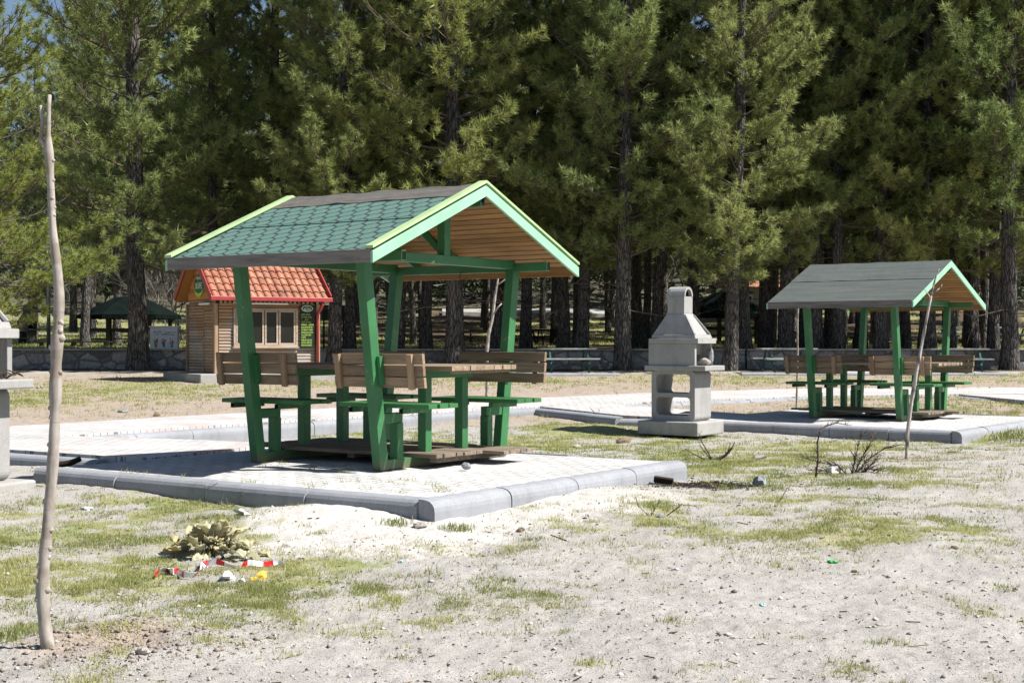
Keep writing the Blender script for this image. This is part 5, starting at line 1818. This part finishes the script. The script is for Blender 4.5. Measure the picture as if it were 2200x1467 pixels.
def joint_grass():
    rng = np.random.default_rng(18)
    Vs = []
    c, s = math.cos(T1), math.sin(T1)
    for k in range(46):
        if k < 26: u, v = rng.uniform(.9, 2.2), rng.uniform(-2.2, -1.4)
        elif k < 36: u, v = rng.uniform(-1.2, 1.6), -2.25 + rng.normal(0, .02)
        else: u, v = rng.uniform(-.6, .6), rng.uniform(-1.3, -.6)
        for j in range(rng.integers(5, 16)):
            uu, vv = u + rng.normal(0, .035), v + rng.normal(0, .018)
            p = np.array([S1.x + uu * c - vv * s, S1.y + uu * s + vv * c, S1.z])
            d = np.array([rng.normal(0, .02), rng.normal(0, .02), rng.uniform(.012, .045)])
            e = nrm(rng.normal(size=3) * np.array([1, 1, 0])) * .0028
            Vs += [p - e, p + e, p + d]
    V = np.array(Vs); me = np_mesh('joint_grass', V, np.arange(len(V)).reshape(-1, 3), {'var': rng.random(len(V))})
    o = mesh_obj('joint_grass', me, MAT['grass']); tag(o, 'sparse grass blades growing in the paving joints of the near pad', 'grass', kind='stuff')
joint_grass()

def gravel():
    rng = np.random.default_rng(9)
    octV = np.array([(1, 0, 0), (-1, 0, 0), (0, 1, 0), (0, -1, 0), (0, 0, 1), (0, 0, -1)], float)
    octF = np.array([(0, 2, 4), (2, 1, 4), (1, 3, 4), (3, 0, 4), (2, 0, 5), (1, 2, 5), (3, 1, 5), (0, 3, 5)])
    N = 70000
    u = rng.random(N); y = 1 / (1 / 5.2 + u * (1 / 17.0 - 1 / 5.2)); x = rng.uniform(-.42, .42, N) * y
    for O_, T_, u0, u1, v0, v1 in ((S1, T1, -1.98, 2.5, -2.45, 1.48),):
        c, s = math.cos(T_), math.sin(T_)
        uu = (x - O_.x) * c + (y - O_.y) * s; vv = -(x - O_.x) * s + (y - O_.y) * c
        k = ~((uu > u0) & (uu < u1) & (vv > v0) & (vv < v1)); x, y = x[k], y[k]
    # extra clods in the dug earth round the sapling
    xe = rng.normal(-1.70, .30, 2600); ye = rng.normal(6.30, .26, 2600)
    big = np.concatenate([rng.pareto(3.0, len(x)) * .0016 + .0016, rng.pareto(2.6, len(xe)) * .0045 + .002])
    x = np.concatenate([x, xe]); y = np.concatenate([y, ye])
    big = np.clip(big, .0015, .017)
    z = on_ground(x, y)
    K = len(x)
    tone = rng.random(K); tone[-2600:] = .12 + .26 * tone[-2600:]
    sc = big[:, None] * rng.uniform(.6, 1.2, (K, 3)) * np.array([1.15, 1.15, .72])
    jit = 1 + rng.normal(0, .16, (K, 6, 3))
    V = octV[None] * sc[:, None] * jit
    a = rng.uniform(0, 2 * PI, K); ca, sa = np.cos(a)[:, None], np.sin(a)[:, None]
    V = np.stack([V[..., 0] * ca - V[..., 1] * sa, V[..., 0] * sa + V[..., 1] * ca, V[..., 2]], -1)
    V += np.stack([x, y, z + sc[:, 2] * .35], -1)[:, None]
    F = (octF[None] + (np.arange(K) * 6)[:, None, None]).reshape(-1, 3)
    me = np_mesh('gravel', V.reshape(-1, 3), F, {'var': np.repeat(tone, 6)})
    t = NT('gravel_grains', .95, .15); v = t.attr('var')
    t.set('Base Color', t.ramp(v, [(0, (.10, .085, .07)), (.22, (.24, .20, .165)), (.5, (.38, .345, .31)), (1, (.52, .50, .47))]))
    o = mesh_obj('gravel', me, t.m); tag(o, 'loose gravel and earth crumbs scattered over the sandy ground', 'gravel', kind='stuff')
gravel()

def litter():
    rng = np.random.default_rng(10)
    N = 1500
    u = rng.random(N); y = 1 / (1 / 5.3 + u * (1 / 30.0 - 1 / 5.3)); x = rng.uniform(-.42, .42, N) * y
    c, s = math.cos(T1), math.sin(T1)
    uu = (x - S1.x) * c + (y - S1.y) * s; vv = -(x - S1.x) * s + (y - S1.y) * c
    k = ~((uu > -1.98) & (uu < 2.5) & (vv > -2.45) & (vv < 1.48)); x, y = x[k], y[k]
    K = len(x); z = on_ground(x, y)
    L = np.clip(rng.pareto(2.8, K) * .012 + .008, 0, .10) * (1 + y * .03); a = rng.uniform(0, 2 * PI, K)
    d = np.stack([np.cos(a) * L, np.sin(a) * L, rng.normal(0, .12, K) * L], -1) * .5
    wv = np.stack([-np.sin(a), np.cos(a), 0 * a], -1) * (.0006 + .00022 * y[:, None])
    up = np.array([0, 0, 1.0]) * (.003 + .0004 * y[:, None])
    P = np.stack([x, y, z + .004], -1)
    A = np.stack([P - d - wv, P - d + wv, P - d + up, P + d - wv, P + d + wv, P + d + up], 1)
    f = np.array([(0, 1, 4, 3), (1, 2, 5, 4), (2, 0, 3, 5)])
    F = (f[None] + (np.arange(K) * 6)[:, None, None]).reshape(-1, 4)
    me = np_mesh('plant_litter', A.reshape(-1, 3), F, {'var': np.repeat(rng.random(K), 6)})
    t = NT('dry_plant_litter', .95, .1); v = t.attr('var')
    t.set('Base Color', t.ramp(v, [(0, (.035, .026, .02)), (.6, (.10, .075, .05)), (1, (.34, .28, .20))]))
    o = mesh_obj('plant_litter', me, t.m); tag(o, 'dry stalks and pine straws lying on the ground', 'litter', kind='stuff')
    # ash and charcoal crumbs of the burnt patch
    K = 1000; c0 = at_g(1500, 1043)
    x = np.concatenate([rng.normal(c0.x - .03, .36, K)]); y = rng.normal(c0.y + .0, .24, K) 
    z = on_ground(x, y)
    octV = np.array([(1, 0, 0), (-1, 0, 0), (0, 1, 0), (0, -1, 0), (0, 0, 1), (0, 0, -1)], float)
    octF = np.array([(0, 2, 4), (2, 1, 4), (1, 3, 4), (3, 0, 4), (2, 0, 5), (1, 2, 5), (3, 1, 5), (0, 3, 5)])
    sc = (rng.pareto(3, K) * .006 + .004)[:, None].clip(0, .026) * rng.uniform(.5, 1.3, (K, 3)) * np.array([1.2, 1.2, .6])
    V = octV[None] * sc[:, None] * (1 + rng.normal(0, .2, (K, 6, 3))) + np.stack([x, y, z + .004], -1)[:, None]
    me = np_mesh('charcoal', V.reshape(-1, 3), (octF[None] + (np.arange(K) * 6)[:, None, None]).reshape(-1, 3))
    o = mesh_obj('charcoal', me, MAT['char']); tag(o, 'black charcoal crumbs of a burnt patch beside the near pad corner', 'charcoal', kind='stuff')
litter()

# ------------------------------------------------------------------ small things lying about
def leaf_plant():
    base = at_g(460, 1196)
    r = empty('withered_plant', base); tag(r, 'withered pale broad leaved plant beside the striped tape', 'plant')
    rs = random.Random(3)
    def leaf(c, az, el, L, W, curl, var):
        n = 6; vs = []; fs = []
        hd = Vector((math.cos(az), math.sin(az), 0)); sd = Vector((-hd.y, hd.x, 0))
        for i in range(n + 1):
            t = i / n
            e = el - curl * t
            ctr = Vector(c) + hd * (L * t * math.cos(el - curl * t * .5)) + Vector((0, 0, L * t * math.sin(el - curl * t * .5)))
            w_ = W * math.sqrt(max(0.0, 1 - (2 * min(1, t * .9 + .06) - 1) ** 2)) * .5
            upv = Vector((-hd.x * math.sin(e), -hd.y * math.sin(e), math.cos(e)))
            for k in (-1, -.5, 0, .5, 1):
                cup = abs(k) ** 1.6 * W * (.22 + .10 * math.sin(i * 2.1 + az * 3))
                vs.append(ctr + sd * (w_ * k) + upv * cup + Vector((0, 0, rs.uniform(-.004, .004))))
        for i in range(n):
            for k in range(4):
                q = i * 5 + k; fs.append((q, q + 1, q + 6, q + 5))
        mb = MB(); mb._add(vs, fs, var=var)
        o = mb.build('leaf', MAT['mullein'], r, smooth_shade=True)
        s = o.modifiers.new('thick', 'SOLIDIFY'); s.thickness = .003
    for i in range(46):
        ring = i / 46
        az = i * 2.399 + rs.uniform(-.3, .3)
        rad = .03 + .27 * (1 - ring) * rs.uniform(.6, 1.05)
        c = (math.cos(az) * rad * 1.1, math.sin(az) * rad * .75, .015 + ring ** 1.1 * .13 * rs.uniform(.8, 1.1))
        leaf(c, az + rs.uniform(-.6, .6), rs.uniform(-.35, .9) + ring * .6, rs.uniform(.07, .125), rs.uniform(.06, .115), rs.uniform(-.3, 1.8), rs.random())
    mb = MB()
    for i in range(14):
        a = rs.uniform(0, 6.28); p = Vector((math.cos(a) * .1, math.sin(a) * .08, 0))
        mb.tube([p, p + Vector((rs.uniform(-.05, .05), rs.uniform(-.05, .05), .09)), p + Vector((rs.uniform(-.1, .1), rs.uniform(-.1, .1), .17))], .004, 5)
    mb.build('stems', MAT['darktwig'], r)
leaf_plant()

def tape():
    pts = [(333, 1246), (345, 1232), (360, 1226), (375, 1240), (362, 1238), (380, 1230), (395, 1243), (412, 1240), (424, 1232), (432, 1228), (436, 1217), (442, 1212), (462, 1215), (485, 1216), (510, 1220), (535, 1218), (558, 1216), (578, 1219), (596, 1216), (612, 1217)]
    mb = MB(); rs = random.Random(2)
    P = []
    for i, p in enumerate(pts):
        g = at_g(p[0], p[1] + 4); P.append(g + Vector((0, 0, .022 + .012 * math.sin(i * 2.2))))
    # arc-length subdivision
    Q = []
    for i in range(len(P) - 1):
        for j in range(8): Q.append(P[i].lerp(P[i + 1], j / 8))
    Q.append(P[-1])
    for _ in range(2): Q = [Q[0]] + [(Q[i - 1] + 2 * Q[i] + Q[i + 1]) / 4 for i in range(1, len(Q) - 1)] + [Q[-1]]
    s = 0; vs = []; acc = [0]
    for i, q in enumerate(Q):
        d = (Q[min(i + 1, len(Q) - 1)] - Q[max(i - 1, 0)]).normalized()
        tw = math.sin(i * .13) * .8
        side = d.cross(Vector((0, 0, 1))).normalized()
        upv = side.cross(d)
        w_ = (upv * math.cos(tw) + side * math.sin(tw)) * .017
        vs += [q - w_, q + w_]
        if i: s += (Q[i] - Q[i - 1]).length; acc.append(s)
    fs = []; mi = []
    for i in range(len(Q) - 1):
        fs.append((2 * i, 2 * i + 1, 2 * i + 3, 2 * i + 2)); mi.append(1 if (acc[i] % .155) < .055 else 0)
    mb._add(vs, fs); mb.mi = mi
    m2 = m_plain('tape_red', (.55, .02, .025), .45, .4, .08)
    o = mb.build('barrier_tape', [MAT['white'], m2]); sm = o.modifiers.new('thick', 'SOLIDIFY'); sm.thickness = .0012
    tag(o, 'crumpled red and white barrier tape lying in front of the withered plant', 'tape')
tape()

def scrap(name, px, py, r, label, mat, seed, rough=.5, cat='litter'):
    g = at_g(px, py); mb = MB(); mb.blob((0, 0, r[2] * .6), r, seed, rough, 9, 7)
    o = mb.build(name, MAT[mat]); o.location = g; o.rotation_euler = (0, 0, seed); tag(o, label, cat); return o
scrap('crumpled_paper', 489, 1252, (.04, .03, .025), 'crumpled white paper below the striped tape', 'paper', 3)
scrap('crumpled_paper', 520, 1253, (.018, .016, .014), 'small pale paper ball right of the crumpled paper', 'paper', 6, .2)
scrap('crumpled_paper', 522, 1106, (.06, .04, .025), 'grey white torn scrap on the grass below the pad kerb', 'paper', 9, .6)
scrap('crumpled_paper', 186, 1098, (.045, .03, .015), 'flat white scrap on the grass right of the front sapling', 'paper', 12, .4)
scrap('crumpled_paper', 1790, 1018, (.085, .06, .05), 'crushed pale grey bag under the tall thorny shrub', 'paper', 14, .45, 'bag')
scrap('yellow_peel', 563, 1247, (.028, .022, .028), 'yellow fruit peel below the right end of the tape', 'yellow', 4, .4, 'peel')
scrap('yellow_peel', 545, 1248, (.02, .015, .012), 'small pale yellow peel left of the larger one', 'yellow', 7, .4, 'peel')
MAT['bluescrap'] = m_plain('pale_blue_plastic', (.35, .62, .68), .5, .3, .1); MAT['greenscrap'] = m_plain('green_plastic', (.08, .45, .12), .5, .3, .1); MAT['redscrap'] = m_plain('red_plastic', (.5, .05, .04), .5, .3, .1)
scrap('plastic_scrap', 1638, 1305, (.022, .012, .008), 'pale blue plastic scrap on the open sand', 'bluescrap', 2, .3)
scrap('plastic_scrap', 1788, 1208, (.035, .02, .010), 'bright green plastic scrap on the open sand', 'greenscrap', 5, .5)
scrap('plastic_scrap', 247, 1038, (.022, .014, .012), 'small red plastic scrap in the shade below the pad', 'redscrap', 8, .3)
scrap('plastic_scrap', 862, 1211, (.018, .012, .008), 'light blue plastic scrap on the grass edge', 'bluescrap', 11, .4)
for i, (px, py, r, lab, m) in enumerate((
        (1632, 1046, (.065, .05, .06), 'blue grey stone block at the right end of the burnt patch', 'greystone'),
        (1340, 952, (.10, .07, .045), 'brown stone on the grass below the pale barbecue', 'dirtclod'),
        (1238, 962, (.07, .05, .03), 'flat pale stone on the grass right of the near pad', 'stone'),
        (1864, 932, (.09, .07, .06), 'brown stone against the farther pad kerb', 'dirtclod'),
        (1830, 936, (.06, .05, .04), 'grey stone beside the brown one at the farther kerb', 'greystone'),
        (1632, 988, (.08, .05, .035), 'pale flat stone between the two thorny shrubs', 'stone'),
        (614, 1178, (.028, .02, .014), 'white stone right of the withered plant', 'stone'),
        (905, 1137, (.06, .05, .022), 'broken slab bit at the foot of the near pad corner', 'stone'),
        (1118, 1145, (.03, .025, .02), 'dark clod below the near pad corner', 'dirtclod'),
        (265, 886, (.11, .07, .03), 'flat grey paving offcut on the bare earth beyond the path', 'greystone'),
        (338, 895, (.07, .05, .05), 'dark clod on the bare earth beside the path', 'dirtclod'),
        (1478, 915, (.09, .06, .045), 'rust brown clod at the barbecue plinth', 'dirtclod'),
        (85, 834, (.11, .08, .05), 'white stone on the far grass left of the sapling', 'stone'),
        (308, 1404, (.03, .024, .016), 'grey stone on the dug earth', 'stone'),
        (285, 1410, (.016, .014, .012), 'small pale stone on the dug earth', 'stone'),
        (1262, 1120, (.03, .02, .018), 'pale stone on the grass edge below the near pad', 'stone'),
        (2050, 1183, (.03, .015, .012), 'dark clod at the right on the open sand', 'dirtclod'),
        (1836, 1230, (.02, .012, .010), 'dark clod in the middle of the open sand', 'dirtclod'),
        (1700, 1228, (.018, .012, .010), 'small dark clod left on the open sand', 'dirtclod'),
        (1420, 1112, (.035, .025, .02), 'grey stone beside the dry sprigs below the near pad', 'greystone'))):
    g = at_g(px, py); stone_thing('stone', g + Vector((0, 0, r[2] * .45)), r, lab, m, i * 3 + 2, .25, 'stones lying about')
# stone under the deck of the near shelter
c, s = math.cos(T1), math.sin(T1)
g = at_z(1002, 1006, .285); stone_thing('stone', g + Vector((0, 0, .02)), (.045, .035, .032), 'grey stone on the paving under the deck end', 'greystone', 77, .15, 'stones lying about')

# charred board and the log by the left barbecue
g = at_g(1425, 1040); mb = MB(); mb.box((0, 0, .03), (.17, .05, .05)); o = mb.build('charred_board', MAT['char'], bevel=.006); o.location = g; o.rotation_euler = (.2, .12, -.25); tag(o, 'charred board end on the burnt patch by the pad corner', 'board')
g = at_g(150, 1008); mb = MB(); mb.tube([(-.18, .0, .03), (0, .02, .06), (.10, .03, .10)], [.028, .032, .026], 9); o = mb.build('burnt_log', MAT['char']); o.location = g; tag(o, 'dark burnt log lying beside the left barbecue', 'log')

def thorn(px, py, stems, label, seed, mat='darktwig', twigs=5, group='leafless sprigs on the ground'):
    base = at_g(px, py); D = base.y; rs = random.Random(seed)
    mb = MB()
    for (pl, w0) in stems:
        P = [at_y(a, b, D) - base + Vector((0, rs.uniform(-.03, .03) * i, 0)) for i, (a, b) in enumerate(pl)]
        n = len(P); rad = [max(.0022, w0 / 2 / FPX * D * (1 - .75 * i / max(1, n - 1))) for i in range(n)]
        mb.tube(P, rad, 5)
        for k in range(twigs * (n - 1)):
            i = rs.randrange(n - 1); q = P[i].lerp(P[i + 1], rs.random())
            d = (P[i + 1] - P[i]).normalized() * .5 + Vector((rs.uniform(-1, 1), rs.uniform(-1, 1), rs.uniform(-.2, .8))) * .6
            mb.tube([q, q + d * rs.uniform(.03, .075 + .004 * twigs) * (D / 14)], [.0030, .0016], 4)
    o = mb.build('bare_sprig', MAT[mat]); o.location = base; tag(o, label, 'shrub', group)
thorn(1530, 988, [([(1530, 988), (1520, 970), (1508, 950), (1500, 930)], 4), ([(1528, 988), (1512, 968), (1498, 945)], 3), ([(1535, 990), (1558, 978), (1572, 962), (1580, 950)], 9), ([(1540, 990), (1562, 976), (1570, 955)], 5), ([(1520, 990), (1490, 975), (1478, 968)], 3), ([(1530, 992), (1490, 990), (1465, 985)], 3)], 'low charred two armed sprig right of the near pad', 4, twigs=3)
thorn(1752, 1026, [([(1752, 1028), (1756, 990), (1757, 950), (1758, 925), (1772, 916), (1795, 908), (1812, 910)], 5)], 'tall single thorny stem bent at the top before the farther pad', 7, twigs=9)
thorn(1835, 1018, [([(1835, 1020), (1850, 985), (1868, 950), (1880, 935)], 3.5), ([(1838, 1020), (1862, 990), (1895, 965), (1925, 955)], 3), ([(1830, 1020), (1838, 980), (1850, 945), (1855, 938)], 3.5), ([(1840, 1022), (1870, 1000), (1890, 985)], 3), ([(1820, 1020), (1800, 1000), (1770, 995), (1730, 985)], 3), ([(1825, 1022), (1780, 1012), (1745, 1010)], 3), ([(1845, 1024), (1880, 1018), (1905, 1022)], 3), ([(1815, 1022), (1795, 1016), (1760, 1020)], 3), ([(1850, 1020), (1866, 1008), (1885, 1010)], 3)], 'sprawling leafless thorn bush before the farther pad', 9, twigs=22)
thorn(1400, 1108, [([(1398, 1108), (1408, 1092), (1418, 1076)], 2.5), ([(1432, 1108), (1450, 1094), (1466, 1082)], 2.5), ([(1392, 1106), (1370, 1085), (1365, 1064)], 1.5), ([(1435, 1106), (1458, 1088)], 2)], 'dry dark sprigs on the grass below the near pad', 11, twigs=2)
thorn(1670, 1082, [([(1668, 1084), (1682, 1066), (1692, 1050), (1697, 1040)], 2.2)], 'single dry stalk on the sand right of the burnt patch', 12, twigs=1)
thorn(500, 1090, [([(478, 1092), (474, 1078), (480, 1060)], 3), ([(500, 1092), (508, 1075), (520, 1062), (525, 1052)], 3.5), ([(490, 1092), (487, 1070)], 3), ([(440, 1052), (455, 1045), (470, 1036)], 2)], 'pale dry stubs in the grass below the left kerb', 13, mat='brush', twigs=1)
thorn(1300, 905, [([(1292, 895), (1276, 884), (1266, 874)], 2.5), ([(1300, 896), (1290, 888), (1284, 876)], 2), ([(1310, 900), (1340, 896), (1360, 893)], 2.5)], 'dry sticks on the dirt mound left of the pale barbecue', 15, twigs=2)
thorn(628, 938, [([(630, 940), (626, 918), (622, 905)], 2), ([(632, 940), (636, 920), (640, 908)], 2), ([(628, 940), (616, 925), (608, 918)], 2)], 'small dry weed seen between the legs of the nearer shelter', 16, mat='brush', twigs=4)

# green weed clumps
def weed(px, py, n, h, spread, label, seed, mat='grass'):
    if h < .1: h *= .62; spread *= 1.25; n = int(n * 1.5)
    g = at_g(px, py); rng = np.random.default_rng(seed); V = []
    for i in range(n):
        p = np.array([g.x + rng.normal(0, spread), g.y + rng.normal(0, spread * .7), 0]); p[2] = G(p[0], p[1])
        a = rng.uniform(0, 2 * PI); t = rng.uniform(.1, .9); L = h * rng.uniform(.5, 1.2)
        d = np.array([math.cos(a) * math.sin(t), math.sin(a) * math.sin(t), math.cos(t)]) * L
        e = np.array([-math.sin(a), math.cos(a), 0]) * h * .075
        V += [p - e * .6, p + e * .6, p + d * .55 + e, p + d * .55 - e, p + d]
    V = np.array(V); k = np.arange(n)[:, None] * 5
    F = np.concatenate([k + np.array([[0, 1, 2]]), k + np.array([[0, 2, 3]]), k + np.array([[3, 2, 4]])])
    me = np_mesh('weed_clump', V - np.array(g), F, {'var': rng.random(len(V))})
    o = mesh_obj('weed_clump', me, MAT[mat]); o.location = g; tag(o, label, 'weed', 'green weed clumps', 'stuff')
weed(265, 1172, 160, .05, .07, 'dense green weed clump right of the front sapling', 1)
weed(985, 1140, 120, .07, .05, 'grass tuft below the near pad corner', 2, 'grass')
weed(850, 1130, 90, .07, .05, 'dark green tuft on the sand heap at the kerb', 3)
weed(1140, 1160, 90, .045, .05, 'bright green tuft right of the near pad corner', 4)
weed(1270, 1435, 60, .05, .035, 'lone green tuft at the bottom middle on the sand', 5)
weed(1215, 1362, 50, .03, .03, 'small green tuft above the lone bottom one', 6)
weed(20, 1370, 120, .07, .07, 'grass tuft at the left edge by the dug earth', 7, 'grass')
weed(2180, 942, 330, .10, .20, 'tall weed patch at the kerb on the right edge', 8)
weed(860, 1420, 60, .03, .04, 'green tuft on the sand at the bottom, left of the lone one', 9)
weed(690, 1150, 50, .04, .03, 'tiny dark green tuft on the pale sand heap', 10)

# ------------------------------------------------------------------ light, sky, camera
SUN_AZ, SUN_EL = math.radians(102), math.radians(50)
w = bpy.data.worlds.new('World'); scene.world = w; w.use_nodes = True
nt = w.node_tree
bg = nt.nodes['Background']
sky = nt.nodes.new('ShaderNodeTexSky'); sky.sky_type = 'NISHITA'; sky.sun_disc = False
sky.sun_elevation = SUN_EL; sky.sun_rotation = SUN_AZ
sky.altitude = 900
nt.links.new(sky.outputs[0], bg.inputs[0]); bg.inputs[1].default_value = .055
L = bpy.data.lights.new('sun', 'SUN'); L.energy = 5.0; L.angle = math.radians(.53); L.color = (1, .96, .90)
lo = bpy.data.objects.new('sun', L); COL.objects.link(lo)
d = Vector((math.sin(SUN_AZ) * math.cos(SUN_EL), math.cos(SUN_AZ) * math.cos(SUN_EL), math.sin(SUN_EL)))
lo.rotation_euler = d.to_track_quat('Z', 'Y').to_euler()
lo.location = d * 60
cam = bpy.data.cameras.new('camera'); co = bpy.data.objects.new('camera', cam); COL.objects.link(co)
cam.sensor_width = 36; cam.lens = 36 * FPX / 2200
cam.clip_end = 3000
co.location = (0, 0, HC)
co.rotation_euler = (math.radians(90) + PITCH, 0, 0)
scene.camera = co
scene.view_settings.view_transform = 'Standard'
scene.view_settings.look = 'None'
scene.view_settings.gamma = 1.0
scene.view_settings.exposure = .95
scene.cycles.max_bounces = 6
scene.cycles.diffuse_bounces = 3
scene.cycles.transmission_bounces = 4
scene.cycles.use_denoising = True
